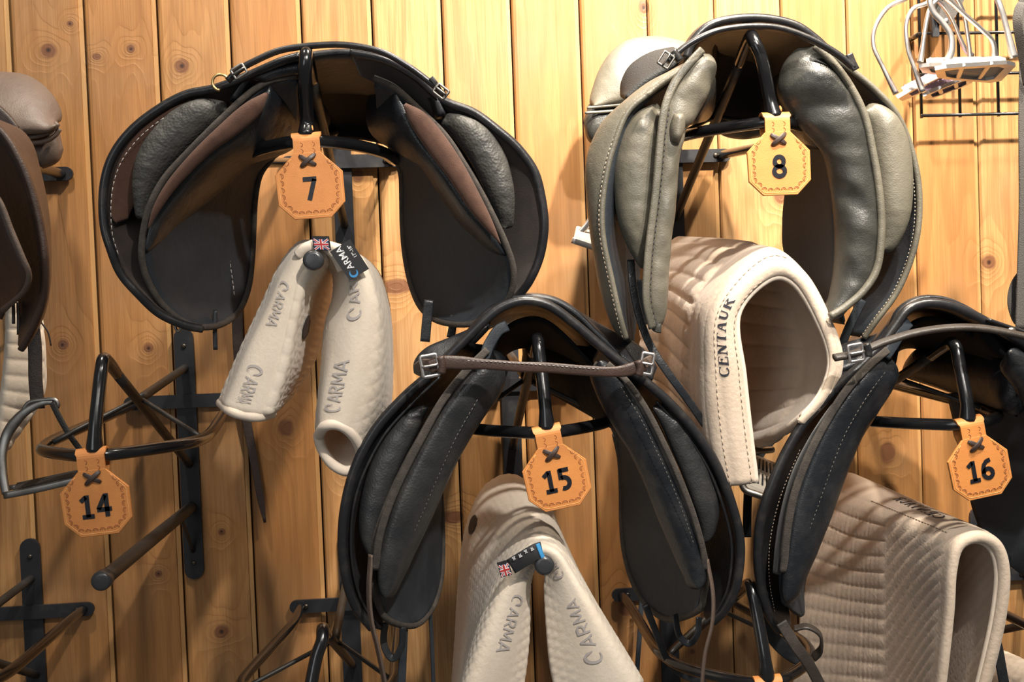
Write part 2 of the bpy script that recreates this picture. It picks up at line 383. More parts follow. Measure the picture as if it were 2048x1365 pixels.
# ------------------------------------------------------------------ saddle racks
def V3(x, d, z): return np.array([x, -d, z])
def rack(cx, cy, fx, fy, ax, ay, bx, by, label, roll=0.0, pad_bar=True, bd=.45, cdz=0.0, ad=.425):
    """cx,cy: cross plate on the wall; fx,fy: middle of the front bar; ax,ay: top of the nose; bx,by: tip of the pad bar"""
    c = P(cx, cy, 0); t = thing('saddle_rack', c, label, 'saddle rack', 'black metal saddle racks on the board wall')
    x0, z0 = c.x, c.z
    # wall plate
    def plate(name, p0, p1, hw, y0, y1):
        a = Vector(p0); b = Vector(p1); u = (b-a).normalized(); s = Vector((u.z, 0, -u.x)); pts = []
        for k in range(9):
            an = math.pi*k/8; pts.append(b+s*hw*math.cos(an)+u*hw*math.sin(an))
        for k in range(9):
            an = math.pi*k/8; pts.append(a-s*hw*math.cos(an)-u*hw*math.sin(an))
        n = len(pts); V = [(p.x, y0, p.z) for p in pts]+[(p.x, y1, p.z) for p in pts]
        Fc = [tuple(range(n)), tuple(range(2*n-1, n-1, -1))]+[(i, n+i, n+(i+1) % n, (i+1) % n) for i in range(n)]
        return obj(name, V, Fc, M['rack_plate'], t, smooth=False)
    plate('wall_plate', (x0, 0, z0+.090), (x0, 0, z0-.242), .0135, 0.0, -.0055)
    plate('cross_plate', (x0-.076, 0, z0), (x0+.076, 0, z0), .0095, -.0055, -.0105)
    for (sx, sz, sy) in ((0, .078, -.0055), (0, -.232, -.0055), (-.062, 0, -.0105), (.062, 0, -.0105)):
        V, Fc = sweep(np.array([[x0+sx, sy, z0+sz], [x0+sx, sy-.0015, z0+sz], [x0+sx, sy-.002, z0+sz]]), circ(.0034, 10), scale=[1, 1, .6]); obj('screw', V, Fc, M['screw'], t)
    f = P(fx, fy, .457)
    # ring: rails from the cross plate, corners, bowed front bar
    zc = f.z+cdz; lz = lambda s: z0+(zc-z0)*s
    cl = .087
    fxm = x0+(f.x-x0)*.9
    keys = [(x0-.070, .010, z0), (x0-.073, .10, lz(.26)), (fxm-cl, .29, lz(.82)), (fxm-cl*.985, .345, zc), (fxm-cl*.84, .388, f.z+cdz*.5),
            (fxm-cl*.45, .430, f.z), (f.x, .457, f.z), (fxm+cl*.45, .430, f.z), (fxm+cl*.84, .388, f.z+cdz*.5), (fxm+cl*.985, .345, zc), (fxm+cl, .29, lz(.82)), (x0+.073, .10, lz(.26)), (x0+.070, .010, z0)]
    K = np.array([[a, -b, c_] for a, b, c_ in keys]); pts = resample(catmull(K, 260), 120)
    tube('ring', pts, .0065, M['rack'], t, k=14)
    # nose: upright bar from the front bar, over the top, and brace back to the wall plate
    a = P(ax, ay, ad); bz = z0-.090
    wallp = V3(x0, .006, bz); apex = np.array(a)
    br = wallp-apex
    keys = [np.array([f.x, -.457, f.z+.004]), np.array([f.x*.8+a.x*.2, -.455, f.z*.72+a.z*.28]), np.array([f.x*.35+a.x*.65, -(.457*.2+(ad+.012)*.8), f.z*.3+a.z*.7]), np.array([a.x, -ad-.010, a.z-.010]), apex+np.array([0, 0, -.0010]),
            apex+br*.05+np.array([0, 0, .001]), apex+br*.12]
    pts = resample(catmull(np.array(keys), 120), 50); s = np.ones(50)
    up = np.array([0., -1., 0.])
    prof = circ(.0069, 14)
    scl = np.interp(np.linspace(0, 1, 50), [0, .04, .12, .8, 1], [1.35, 1.25, 1.0, .98, .85])
    tube('nose_bar', pts, 0, M['rack'], t, prof=prof, scale=scl)
    e = apex+br*.118; tube('brace', resample(np.array([e, wallp]), 12), .0058, M['rack_rod'], t)
    # junction and top rod, thin side braces
    u_ = (.28-ad)/(.006-ad); J = apex+br*u_+np.array([0, 0, .004])
    tube('top_rod', resample(np.array([V3(x0, .006, z0+.047), J]), 10), .0055, M['rack_rod'], t)
    for sgn in (-1, 1):
        R = np.array([fxm+sgn*.080, -.335, lz(.84)])
        tube('side_brace', resample(np.array([J+np.array([sgn*.004, -.002, -.001]), R]), 8), .0028, M['rack_rod'], t, k=8)
    if pad_bar:
        s0 = V3(x0, .005, z0-.152); e0 = np.array(P(bx, by, bd)); tube('pad_bar', resample(np.array([s0, e0]), 14), .0082, M['rack_rod'], t, k=16)
        u = (e0-s0)/np.linalg.norm(e0-s0); V, Fc = sweep(np.array([e0-u*.014, e0-u*.012, e0, e0+u*.0025, e0+u*.003]), circ(.0102, 20), scale=[.9, 1, 1, .85, .6]); obj('end_cap', V, Fc, M['rubber_cap'], t)
        g0 = V3(x0, .006, z0-.215); tube('gusset', resample(np.array([g0, s0+(e0-s0)*.16]), 8), .003, M['rack_rod'], t, k=8)
    return t
rack(684, 325, 613, 282, 613, 104, 626, 521, 'black metal saddle rack behind tag 7 under the brown and black saddle', ad=.485, bd=.487, cdz=-.006)
rack(1345, 315, 1549, 244, 1502, 70, 1530, 545, 'black metal saddle rack holding tag 8 inside the grey green saddle', bd=.40, ad=.45)
rack(374, 802, 190, 912, 208, 716, 202, 1163, 'empty black metal saddle rack with tag 14, its bar and plate fully bare')
rack(1020, 770, 1094, 866, 1074, 674, 1089, 1132, 'black metal saddle rack with tag 15 under the black saddle with buckled strap', bd=.485)
rack(1619, 752, 1936, 850, 1905, 684, 1960, 1120, 'black metal saddle rack with tag 16 under the black saddle at the right edge', bd=.33)
rack(700, 1205, 612, 1445, 645, 1258, 640, 1680, 'black metal rack whose nose peeks up below the left flap of the tag 15 saddle')
rack(1335, 1182, 1534, 1368, 1500, 1168, 1530, 1660, 'black metal rack at the bottom edge between the two lower black saddles')
rack(68, 1222, -260, 1440, -240, 1255, -240, 1700, 'empty black metal rack cut off by the bottom left corner')
rack(24, 352, -300, 270, -300, 95, -300, 500, 'black rack whose plate end shows behind the brown saddle at the left edge')
rack(1957, 1150, 2408, 1345, 2390, 1180, 2390, 1600, 'black metal rack mostly hidden behind the beige pad at bottom right')

# ------------------------------------------------------------------ leather number tags
def text_mesh(s, size, bold=0.0, extrude=0.0):
    cu = bpy.data.curves.new('t', 'FONT'); cu.body = s; cu.size = size; cu.offset = bold; cu.extrude = extrude; cu.align_x = 'CENTER'; cu.resolution_u = 6
    o = bpy.data.objects.new('t', cu); COL.objects.link(o); dg = bpy.context.evaluated_depsgraph_get()
    me = bpy.data.meshes.new_from_object(o.evaluated_get(dg)); bpy.data.objects.remove(o); bpy.data.curves.remove(cu)
    V = np.array([v.co[:] for v in me.vertices]); Fc = [tuple(p.vertices) for p in me.polygons]; bpy.data.meshes.remove(me); return V, Fc
def stroke_poly(mb, pts, w_):
    P2 = np.array(pts, float); n = len(P2); T = np.gradient(P2, axis=0); T /= np.linalg.norm(T, axis=1)[:, None]+1e-9; N2 = np.stack([-T[:, 1], T[:, 0]], 1)
    ww = w_ if hasattr(w_, '__len__') else [w_]*n
    V = [];
    for i in range(n): V += [(*(P2[i]+N2[i]*ww[i]/2), 0), (*(P2[i]-N2[i]*ww[i]/2), 0)]
    mb.add(V, [(2*i, 2*i+1, 2*i+3, 2*i+2) for i in range(n-1)])
def digit_glyphs(txt):
    """bold stamped numerals, height 1"""
    mb = MB(); x = 0; W = .195
    def ln(*p):
        q = []
        for a, b in zip(p[:-1], p[1:]):
            for i in range(6): q.append((x+a[0]+(b[0]-a[0])*i/6, a[1]+(b[1]-a[1])*i/6))
        q.append((x+p[-1][0], p[-1][1])); stroke_poly(mb, q, W)
    def el(cx, cy, rx, ry, a0, a1, k=26): stroke_poly(mb, [(x+cx+rx*math.cos(a), cy+ry*math.sin(a)) for a in np.radians(np.linspace(a0, a1, k))], W)
    for ch in txt:
        if ch == '1': ln((.33, 1.0), (.33, .05)); ln((.06, .74), (.30, .93)); ln((.08, .075), (.58, .075)); wd = .62
        elif ch == '4': ln((.46, 1.0), (.46, 0)); ln((.42, .93), (.10, .34)); ln((.04, .32), (.66, .32)); wd = .68
        elif ch == '5': ln((.54, .91), (.10, .91)); ln((.145, .98), (.145, .50)); el(.26, .335, .24, .245, 115, -115); wd = .60
        elif ch == '6': el(.32, .30, .215, .215, 0, 360, 34); ln((.105, .32), (.115, .52), (.175, .72), (.30, .86), (.50, .91)); wd = .63
        elif ch == '7': ln((.02, .91), (.60, .91)); ln((.51, .90), (.24, .0)); wd = .60
        elif ch == '8': el(.34, .715, .205, .215, 0, 360, 34); el(.34, .28, .245, .22, 0, 360, 34); wd = .68
        x += wd+.05
    V = np.array([(v[0]-(x-.05)/2, v[1], v[2]) for v in mb.v]); n = len(V); return np.concatenate([V, V+[0, 0, -1]]), mb.f+[tuple(i+n for i in f[::-1]) for f in mb.f]
def number_tag(px, py, txt, ang, label, tiltx=0.0, yaw=0.0, d=.457):
    c = P(px, py, d); t = thing('number_tag', c, label, 'number tag', 'stamped leather number tags')
    R = Matrix.Rotation(math.radians(yaw), 4, 'Z') @ Matrix.Rotation(math.radians(-ang), 4, 'Y') @ Matrix.Rotation(math.radians(tiltx), 4, 'X')
    Mx = Matrix.Translation(c) @ R
    def put(V): return [Mx @ Vector(v) for v in V]
    F0 = -.0098      # front face, local y
    out = [(-13, -12), (-34, -33), (-33, -64), (-18, -79), (19, -79), (34, -64), (34, -33), (13, -12)]
    out = [(x*.001, z*.001) for x, z in out]
    th = .0030
    # strap wraps over the bar: a side profile (y,z) swept across x, then the face plate
    side = []
    for k in range(13):
        a = math.radians(180*k/12); side.append((-.0083*math.cos(a), .0083*math.sin(a)))
    side = [(-.0083, -.016)]+side+[(.0083, -.010), (.002, -.020)]
    mb = MB(); pts = np.array([[0, y, z] for y, z in side]); V, Fc = sweep(pts, flat(.026, .0026, 2), np.array([0, 0, 1.0]))
    # manual ribbon to keep its width along x
    rib = []; n = len(side)
    S2 = np.array(side); T = np.gradient(S2, axis=0); T /= np.linalg.norm(T, axis=1)[:, None]; Nn = np.stack([-T[:, 1], T[:, 0]], 1)
    for i in range(n):
        for sx, o_ in ((-1, -1), (1, -1), (1, 1), (-1, 1)):
            w_ = .0150 if 2 < i < 12 else .0135
            rib.append((sx*w_, S2[i, 0]+Nn[i, 0]*o_*.0013, S2[i, 1]+Nn[i, 1]*o_*.0013))
    Fr = [(i*4+a, i*4+(a+1) % 4, (i+1)*4+(a+1) % 4, (i+1)*4+a) for i in range(n-1) for a in range(4)]+[(0, 1, 2, 3), tuple((n-1)*4+a for a in (3, 2, 1, 0))]
    mb.add(put(rib), Fr)
    # face plate with chamfered rim
    k = len(out); cx = sum(p[0] for p in out)/k; cz = sum(p[1] for p in out)/k
    def ring(s, y): return [(cx+(x-cx)*s, y, cz+(z-cz)*s) for x, z in out]
    V = ring(1, F0+th)+ring(1.0, F0+.0006)+ring(.985, F0); Fc = [tuple(range(k))[::-1]]
    for l in range(2):
        for i in range(k): Fc.append((l*k+i, l*k+(i+1) % k, (l+1)*k+(i+1) % k, (l+1)*k+i))
    Fc.append(tuple(range(2*k, 3*k))); mb.add(put(V), Fc)
    mb.build('leather_blank', M['tan'], t, smooth=False)
    # stamped border: row of little shells with their arcs
    per = []; inn = [(-22, -22), (-28.5, -35), (-28, -62), (-16, -73.5), (17, -73.5), (28.5, -62), (28.5, -35), (22, -22)]
    s_ = resample(np.array(inn)*.001, 22)
    mb = MB()
    cc = np.array([cx, cz])
    for i, p in enumerate(s_):
        o_ = cc-p; o_ /= np.linalg.norm(o_)
        if abs(p[0]) < .028 and p[1] < -.068: o_ = np.array([0, 1.0])
        elif abs(p[0]) > .025: o_ = np.array([-math.copysign(1, p[0]), 0.25]); o_ /= np.linalg.norm(o_)
        tt = np.array([-o_[1], o_[0]])
        for rr, wd in ((.0026, .00042), (.0013, .00030)):
            arc = []
            for q in range(9):
                a = math.pi*q/8; v = p+tt*rr*math.cos(a)+o_*rr*math.sin(a); arc.append((v[0], F0-.00005, v[1]))
            V, Fc = sweep(np.array(arc), circ(wd, 6)); mb.add(put(V), Fc)
    for q in ((-.006, -.004), (.006, -.004), (-.006, -.0105), (.006, -.0105)):
        arc = [(q[0]+.0022*math.cos(a), F0+.0002, q[1]+.0022*math.sin(a)) for a in np.linspace(-1.3, 1.6, 8)]
        V, Fc = sweep(np.array(arc), circ(.0004, 6)); mb.add(put(V), Fc)
    mb.build('stamped_border', M['tan_dark'], t)
    # engraved guide line inside the rim
    ln = [(x*.001, F0-.00001, z*.001) for x, z in [(-17, -18), (-31.3, -34), (-30.5, -63), (-17, -76.3), (18, -76.3), (31.3, -63), (31.3, -34), (17, -18)]]
    V, Fc = sweep(resample(np.array(ln), 60), circ(.00035, 6)); obj('groove_line', put(V), Fc, M['tan_edge'], t)
    # crossed lace
    for q, (a, b) in enumerate((((-8.5, -15), (8.0, -25.5)), ((8.2, -14.0), (-7.6, -26.5)))):
        pts = []
        for s in np.linspace(0, 1, 9):
            pts.append((a[0]*.001*(1-s)+b[0]*.001*s, F0-.0008-.0016*math.sin(math.pi*s)*(1+.9*q), a[1]*.001*(1-s)+b[1]*.001*s))
        V, Fc = sweep(np.array(pts), flat(.0046, .0018, 3), np.array([0, -1.0, 0]), scale=np.interp(np.linspace(0, 1, 9), [0, .15, .85, 1], [.6, 1, 1, .6])); obj('lace', put(V), Fc, M['lace'], t)
    for s in (1,):   # loose end of the lace on top
        pts = [(.006, -.002, .009), (.0065, -.003, .0125), (.006, -.001, .0155)]; V, Fc = sweep(resample(np.array(pts), 6), circ(.0013, 6)); obj('thong_end', put(V), Fc, M['tan'], t)
    if txt:
        V, Fc = digit_glyphs(txt)
        V = [(v[0]*.0235, F0-.0007+(-v[2])*.0009, v[1]*.0235-.0605) for v in V]; obj('number', put(V), Fc, M['ink'], t, smooth=False)
    return t
number_tag(614, 284, '7', 2.5, 'octagonal tan leather tag stamped 7 hanging at the upper left', 0, 0)
number_tag(1549, 243, '8', 0.5, 'octagonal tan leather tag stamped 8 hanging inside the grey green saddle', 0, 0)
number_tag(186, 914, '14', 4.0, 'octagonal tan leather tag stamped 14 on the empty rack at the left', 0, 0)
number_tag(1094, 868, '15', 9.0, 'octagonal tan leather tag stamped 15 hanging at the bottom centre', 0, 0)
number_tag(1936, 851, '16', 9.0, 'octagonal tan leather tag stamped 16 hanging at the right edge', 0, 0)
number_tag(1534, 1369, '', 2.0, 'tan leather tag strap cut off by the bottom edge', 0, 0)

# ------------------------------------------------------------------ saddles
def dm(keys, d): return [tuple(k) if len(k) == 3 else (k[0], k[1], d) for k in keys]
def offset_path(keys, n, dx, dy=0, dd=0.0, d=None):
    return path([(k[0]+dx, k[1]+dy, (k[2] if len(k) == 3 else d)+dd) for k in keys], n)
def buckle(parent, px, py, d, w_, h_, ang, m_, name='buckle', r=.0013):
    c = P(px, py, d); ca, sa = math.cos(math.radians(ang)), math.sin(math.radians(ang)); q = []
    for x, z in ((-1, -1), (-1, 1), (1, 1), (1, -1)):
        for k in range(4):
            a = math.atan2(z, x)+math.radians(-45+30*k)*(1 if x*z < 0 else 1); q.append((x*w_/2*.82+.18*w_/2*math.cos(a), z*h_/2*.82+.18*h_/2*math.sin(a)))
    q.sort(key=lambda p: math.atan2(p[1], p[0]))
    pts = np.array([[c.x+x*ca-z*sa, c.y, c.z+x*sa+z*ca] for x, z in q])
    V, Fc = sweep(pts, circ(r, 8), closed=True); o = obj(name, V, Fc, m_, parent)
    a = np.array([c.x-w_/2*ca, c.y-.001, c.z-w_/2*sa]); b = np.array([c.x+w_/2*ca, c.y-.003, c.z+w_/2*sa])
    V, Fc = sweep(resample(np.array([a, (a+b)/2+np.array([0, -.001, 0]), b]), 6), circ(r*.8, 8)); obj('prong', V, Fc, m_, o)
    return o

# ---- saddle on rack 7: black and brown
def saddle_seven():
    t = thing('saddle', P(640, 300, .25), 'black saddle with brown suede inner stripes and spread flaps on the upper left rack', 'saddle')
    # seat, seen from below as a dark vault
    sheet('seat', [[(458, 205), (500, 150), (560, 124), (640, 106), (710, 104), (775, 122), (830, 155), (870, 190), (890, 235)],
                   [(500, 230), (530, 180), (580, 160), (645, 145), (705, 142), (765, 155), (815, 185), (850, 215), (870, 250)],
                   [(545, 250), (565, 215), (600, 195), (650, 180), (705, 178), (755, 188), (800, 215), (830, 240), (845, 270)],
                   [(590, 255), (600, 225), (625, 200), (660, 180), (700, 172), (745, 180), (785, 205), (805, 235), (815, 270)]],
          M['black'], t, t=.006, edge=.006, n=20, m=60, d=[.46, .35, .22, .10])
    for rows, nm in (([[(600, 160, .38), (620, 190, .30), (650, 215, .12)], [(600, 290, .34), (625, 275, .30), (650, 262, .12)]], 'panel'),
                 ([[(800, 170, .38), (785, 190, .30), (770, 210, .12)], [(792, 292, .34), (775, 285, .30), (745, 265, .12)]], 'panel')):
        sheet(nm, rows, M['black_matte'], t, t=.016, edge='half', n=16, m=30)
    sheet('gullet_lining', [[(520, 232), (590, 162), (690, 120), (780, 160), (850, 242)], [(560, 252), (620, 190), (690, 165), (760, 190), (810, 255)],
                            [(600, 272), (645, 250), (695, 235), (750, 245), (800, 285)], [(605, 292), (655, 284), (695, 278), (745, 284), (802, 300)]], M['lining'], t, t=.003, edge=.005, n=18, m=30, d=[.40, .25, .14, .12])
    # outer flaps
    eL = [(600, 112, .465), (560, 124, .465), (500, 150, .46), (433, 176, .455), (367, 191, .45), (300, 230, .45), (252, 273, .45), (221, 322, .45), (207, 380, .45), (208, 449, .45), (222, 500, .45), (242, 548, .445), (278, 590, .44), (318, 627, .43), (367, 650, .42), (405, 658, .41)]
    iL = [(610, 150, .42), (560, 175, .41), (500, 215, .40), (450, 245, .39), (400, 290, .385), (360, 340, .38), (340, 400, .375), (340, 480, .37), (350, 560, .37), (370, 620, .37), (405, 656, .38)]
    sheet('flap', [eL, iL], M['suede_dark'], t, t=.0025, edge=.004, n=24, m=90)
    sheet('flap_facing', [[(380, 200), (322, 228), (270, 272), (236, 325), (222, 380), (222, 430), (232, 448)], [(400, 225), (355, 262), (315, 320), (290, 370), (270, 410), (262, 425), (255, 440)]], M['suede'], t, t=.0016, edge=.003, n=14, m=50, d=[.447, .432])
    tube('flap_edging', path(eL, 140), .0046, M['edge'], t, k=12)
    stitches('stitching', offset_path([(k[0]+16, k[1]+14, k[2]+.004) for k in eL[4:11]], 90, 0), M['thread_grey'], t)
    eR = [(700, 104, .465), (770, 119, .465), (830, 152, .46), (885, 200, .455), (947, 225, .45), (999, 263, .45), (1036, 296, .45), (1069, 343, .45), (1084, 400, .45), (1089, 454, .45), (1081, 510, .445), (1062, 557, .44), (1040, 588, .43), (1010, 612, .42)]
    iR = [(720, 150, .42), (780, 180, .41), (840, 225, .40), (890, 290, .39), (930, 360, .385), (960, 430, .38), (980, 500, .38), (990, 560, .38), (1000, 600, .38)]
    sheet('flap', [eR, iR], M['suede_dark'], t, t=.0025, edge=.004, n=24, m=90)
    tube('flap_edging', path(eR, 130), .0046, M['edge'], t, k=12)
    # knee rolls
    sheet('knee_roll', [[(455, 214), (402, 203), (350, 222), (306, 264), (280, 310), (272, 360), (276, 405), (283, 440)], [(460, 222), (420, 258), (375, 300), (335, 345), (310, 385), (298, 415), (290, 440)]], M['grain_grey'], t, t=.020, edge='half', n=30, m=90, d=[.440, .448], wr=.0007, wrs=200, wra=(.35, 1))
    sheet('knee_roll', [[(885, 236), (930, 238), (975, 262), (1010, 315), (1024, 375), (1024, 420), (1016, 458)], [(885, 240), (915, 280), (945, 328), (970, 378), (992, 425), (1010, 458)]], M['grain_grey'], t, t=.019, edge='half', n=30, m=80, d=[.440, .448], wr=.0005, wrs=150)
    # sweat flaps
    lA = [(592, 152, .452), (540, 162, .455), (500, 186, .457), (440, 241, .46), (380, 301, .46), (330, 356, .46), (300, 412, .46), (286, 470, .455), (284, 520, .45), (296, 562, .44), (322, 606, .425), (362, 641, .41), (405, 655, .395)]
    lB = [(594, 168, .45), (596, 235, .39), (565, 305, .34), (535, 325, .33), (520, 350, .31), (510, 400, .30), (507, 460, .29), (504, 520, .28), (497, 575, .285), (478, 622, .30), (445, 648, .34), (408, 656, .39)]
    sheet('sweat_flap', [lA, lB], M['black_matte'], t, t=.003, edge=.004, n=26, m=90, wr=.0015, wrs=25)
    tube('sweat_flap_binding', path(lA+[(445, 648, .345), (478, 622, .305), (497, 575, .29), (504, 520, .285), (507, 460, .293), (510, 400, .305), (520, 350, .315), (545, 315, .333)], 160), .0036, M['binding'], t, k=10)
    stitches('stitching', path([(470, 440, .325), (462, 480, .32), (460, 520, .318), (465, 560, .32), (470, 600, .325)], 60), M['thread_grey'], t)
    rA = [(748, 156, .452), (790, 176, .455), (840, 221, .457), (890, 271, .46), (930, 331, .46), (965, 391, .46), (995, 451, .46), (1016, 500, .455), (1027, 540, .45), (1024, 580, .44), (1003, 616, .425), (962, 641, .41), (925, 650, .395)]
    rB = [(750, 172, .45), (756, 235, .39), (778, 300, .34), (795, 325, .33), (802, 350, .31), (804, 400, .30), (805, 450, .29), (810, 510, .28), (822, 570, .285), (842, 615, .30), (875, 640, .34), (915, 650, .39)]
    sheet('sweat_flap', [rA, rB], M['black_matte'], t, t=.003, edge=.004, n=26, m=90, wr=.0015, wrs=25)
    tube('sweat_flap_binding', path(rA+[(875, 642, .345), (842, 616, .305), (822, 570, .29), (810, 510, .285), (805, 450, .293), (804, 400, .305), (802, 350, .315), (790, 315, .333)], 160), .0034, M['binding'], t, k=10)
    # panel cushions and suede stripes
    sheet('panel_cushion', [[(540, 172), (520, 210), (470, 262), (400, 318), (340, 386), (305, 440), (292, 505)], [(598, 168), (606, 240), (585, 292), (505, 318), (430, 385), (365, 452), (296, 518)]], M['black'], t, t=.014, edge='half', n=24, m=80, d=[.455, .345])
    sheet('suede_stripe', [[(532, 184), (485, 210), (432, 257), (380, 309), (335, 363), (307, 413), (296, 455)], [(538, 188), (522, 226), (480, 265), (420, 308), (360, 368), (322, 418), (297, 460)]], M['suede'], t, t=.009, edge='half', n=20, m=70, d=.466)
    sheet('panel_cushion', [[(790, 183), (812, 225), (842, 285), (892, 352), (940, 420), (978, 462), (1012, 512)], [(738, 190), (745, 260), (795, 288), (850, 312), (888, 372), (928, 432), (1010, 524)]], M['black'], t, t=.014, edge='half', n=24, m=80, d=[.455, .345])
    sheet('suede_stripe', [[(812, 206), (850, 226), (890, 272), (928, 330), (958, 386), (984, 440), (1002, 488)], [(806, 211), (822, 252), (855, 302), (900, 362), (940, 422), (975, 462), (1001, 489)]], M['suede'], t, t=.009, edge='half', n=20, m=70, d=.466)
    # pommel lining on the left, front strap, buckles
    sheet('pommel_facing', [[(500, 158), (535, 140), (570, 129), (606, 124)], [(530, 166), (555, 157), (580, 151), (606, 148)]], M['black'], t, t=.006, edge='half', d=.458)
    strap('grab_strap', [(455, 162), (478, 140), (510, 122), (560, 101), (620, 92), (690, 90), (760, 103), (815, 132), (860, 165), (888, 190)], .0085, .006, M['edge'], t, 80, d=.485, up=(0, 0, 1))
    buckle(t, 478, 143, .492, .013, .010, 30, M['steel_dull']); buckle(t, 882, 183, .492, .013, .010, -40, M['steel_dull'])
    strap('strap_tip', [(862, 155, .49), (872, 168, .49), (882, 185, .487)], .005, .002, M['edge'], t, 10)
    c = P(441, 165, .47); pts = [(c.x+.008*math.cos(a), c.y, c.z+.008*math.sin(a)) for a in np.linspace(.3, 4.6, 16)]
    tube('dee_ring', np.array(pts), .0014, M['brass'], t, k=8)
    # billets under the flaps
    strap('girth_billet', [(858, 600), (854, 640), (850, 684)], .011, .003, M['black'], t, 14, d=.36); strap('girth_billet', [(908, 630), (905, 655), (901, 676)], .009, .003, M['black'], t, 12, d=.36)
    strap('girth_billet', [(431, 620), (430, 660), (431, 700)], .005, .003, M['black'], t, 14, d=.36)
    pts = path([(352, 622, .40), (350, 650, .40), (356, 664, .40), (364, 650, .40), (366, 625, .40)], 20); tube('billet_loop', pts, .0016, M['steel_dull'], t, k=8)
    return t
saddle_seven()

# ---- saddle on rack 8: worn grey green
def saddle_eight():
    t = thing('saddle', P(1500, 260, .25), 'worn grey green leather saddle with narrow tall flaps on the upper right rack', 'saddle')
    sheet('seat', [[(1372, 120), (1388, 78), (1420, 48), (1470, 34), (1530, 33), (1590, 45), (1630, 72), (1660, 105), (1690, 150)],
                   [(1340, 160), (1360, 120), (1390, 92), (1440, 80), (1500, 80), (1555, 88), (1590, 115), (1615, 145), (1640, 190)],
                   [(1300, 190), (1320, 150), (1350, 125), (1400, 112), (1455, 112), (1510, 120), (1545, 145), (1570, 175), (1590, 220)],
                   [(1262, 205), (1275, 165), (1305, 140), (1350, 125), (1400, 122), (1450, 130), (1490, 155), (1515, 190), (1530, 230)]],
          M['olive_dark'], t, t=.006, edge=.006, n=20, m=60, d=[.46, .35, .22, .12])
    # cantle at the back, near the wall, seen past the left flap
    sheet('cantle', [[(1182, 214), (1188, 180), (1200, 140), (1222, 104), (1255, 80), (1300, 72), (1345, 78), (1400, 100), (1430, 150)],
                     [(1186, 212), (1220, 209), (1250, 205), (1280, 200), (1310, 195), (1340, 192), (1370, 190), (1400, 190), (1430, 192)]], M['olive'], t, t=.016, edge='half', n=24, m=50, d=[.10, .13], tb=.01)
    sheet('cantle_gusset', [[(1178, 208), (1205, 206), (1245, 202), (1290, 196), (1340, 190)], [(1166, 245), (1180, 285), (1230, 290), (1290, 285), (1340, 280)]], M['olive_dark'], t, t=.016, edge='half', n=20, m=40, d=.11)
    strap('cantle_piping', [(1174, 216), (1205, 213), (1250, 209), (1340, 200)], .004, .004, M['olive'], t, 30, d=.128)
    strap('cantle_piping', [(1170, 226), (1205, 224), (1250, 220), (1340, 212)], .004, .004, M['olive'], t, 30, d=.128)
    sheet('rear_panel', [[(1425, 240), (1450, 232), (1480, 230), (1520, 235), (1560, 245)], [(1430, 262), (1455, 275), (1490, 279), (1530, 272), (1565, 255)]], M['olive'], t, t=.014, edge='half', n=14, m=30, d=.14)
    sheet('gullet_lining', [[(1430, 90), (1440, 60), (1500, 50), (1560, 55), (1610, 90)], [(1420, 150), (1450, 140), (1500, 130), (1560, 140), (1610, 160)], [(1410, 240), (1450, 238), (1500, 240), (1560, 250), (1610, 260)]], M['lining'], t, t=.003, edge=.005, n=18, m=30, d=[.36, .22, .16])
    # left side
    oA = [(1400, 112, .445), (1345, 143, .445), (1294, 170, .44), (1248, 206, .44), (1208, 243, .435), (1182, 290, .43), (1172, 340, .43), (1177, 405, .43), (1186, 482, .43), (1202, 574, .43), (1222, 635, .43), (1246, 678, .43)]
    oB = [(1402, 122, .46), (1350, 150, .46), (1302, 184, .46), (1255, 225, .46), (1226, 297, .46), (1212, 353, .46), (1204, 420, .46), (1207, 482, .46), (1224, 564, .46), (1240, 635, .46), (1252, 678, .455)]
    sheet('flap', [oA, oB], M['olive'], t, t=.006, edge='half', n=18, m=100)
    tube('flap_edging', path([(k[0], k[1], k[2]+.002) for k in oB], 120), .0032, M['olive'], t, k=10)
    stitches('stitching', path([(k[0]-6, k[1], k[2]+.003) for k in oB[3:]], 120), M['thread_tan'], t, L=.003, gap=.002)
    sheet('flap_lining', [oB, [(1405, 140, .40), (1370, 190, .39), (1330, 240, .38), (1300, 300, .37), (1290, 380, .37), (1285, 460, .37), (1280, 540, .37), (1275, 600, .37), (1268, 660, .38), (1262, 700, .39)]], M['black_matte'], t, t=.003, edge=.004, n=18, m=80)
    sheet('skirt', [[(1350, 98), (1300, 108), (1262, 132), (1246, 165), (1247, 198)], [(1375, 112), (1350, 130), (1320, 150), (1285, 172), (1252, 200)]], M['rubber'], t, t=.004, edge=.005, n=14, m=40, d=[.36, .42])  # leather skirt in rubber black: its shadow is put into the colour
    sheet('knee_block', [[(1322, 214), (1272, 230), (1240, 272), (1226, 338), (1229, 400), (1238, 450), (1256, 492), (1276, 520), (1296, 534)], [(1324, 222), (1322, 260), (1320, 300), (1318, 350), (1314, 400), (1310, 440), (1306, 475), (1302, 508), (1298, 534)]], M['olive'], t, t=.022, edge='half', n=30, m=80, d=[.440, .452], wr=.0008, wrs=90)
    cA = [(1400, 104), (1372, 136), (1345, 172), (1326, 222), (1320, 270), (1316, 320), (1309, 400), (1300, 470), (1294, 530), (1292, 600), (1306, 656)]
    cB = [(1412, 108), (1427, 140), (1418, 180), (1388, 236), (1370, 254), (1362, 280), (1352, 320), (1345, 420), (1333, 520), (1328, 610), (1312, 656)]
    sheet('panel', [cA, cB], M['olive'], t, t=.016, edge='half', n=26, m=120, d=[.468, .455], wr=.0024, wrs=60)
    sheet('panel_fold', [[(1345, 228), (1338, 255), (1340, 285)], [(1366, 226), (1370, 255), (1358, 288)]], M['olive'], t, t=.012, edge='half', n=12, m=20, d=.474)
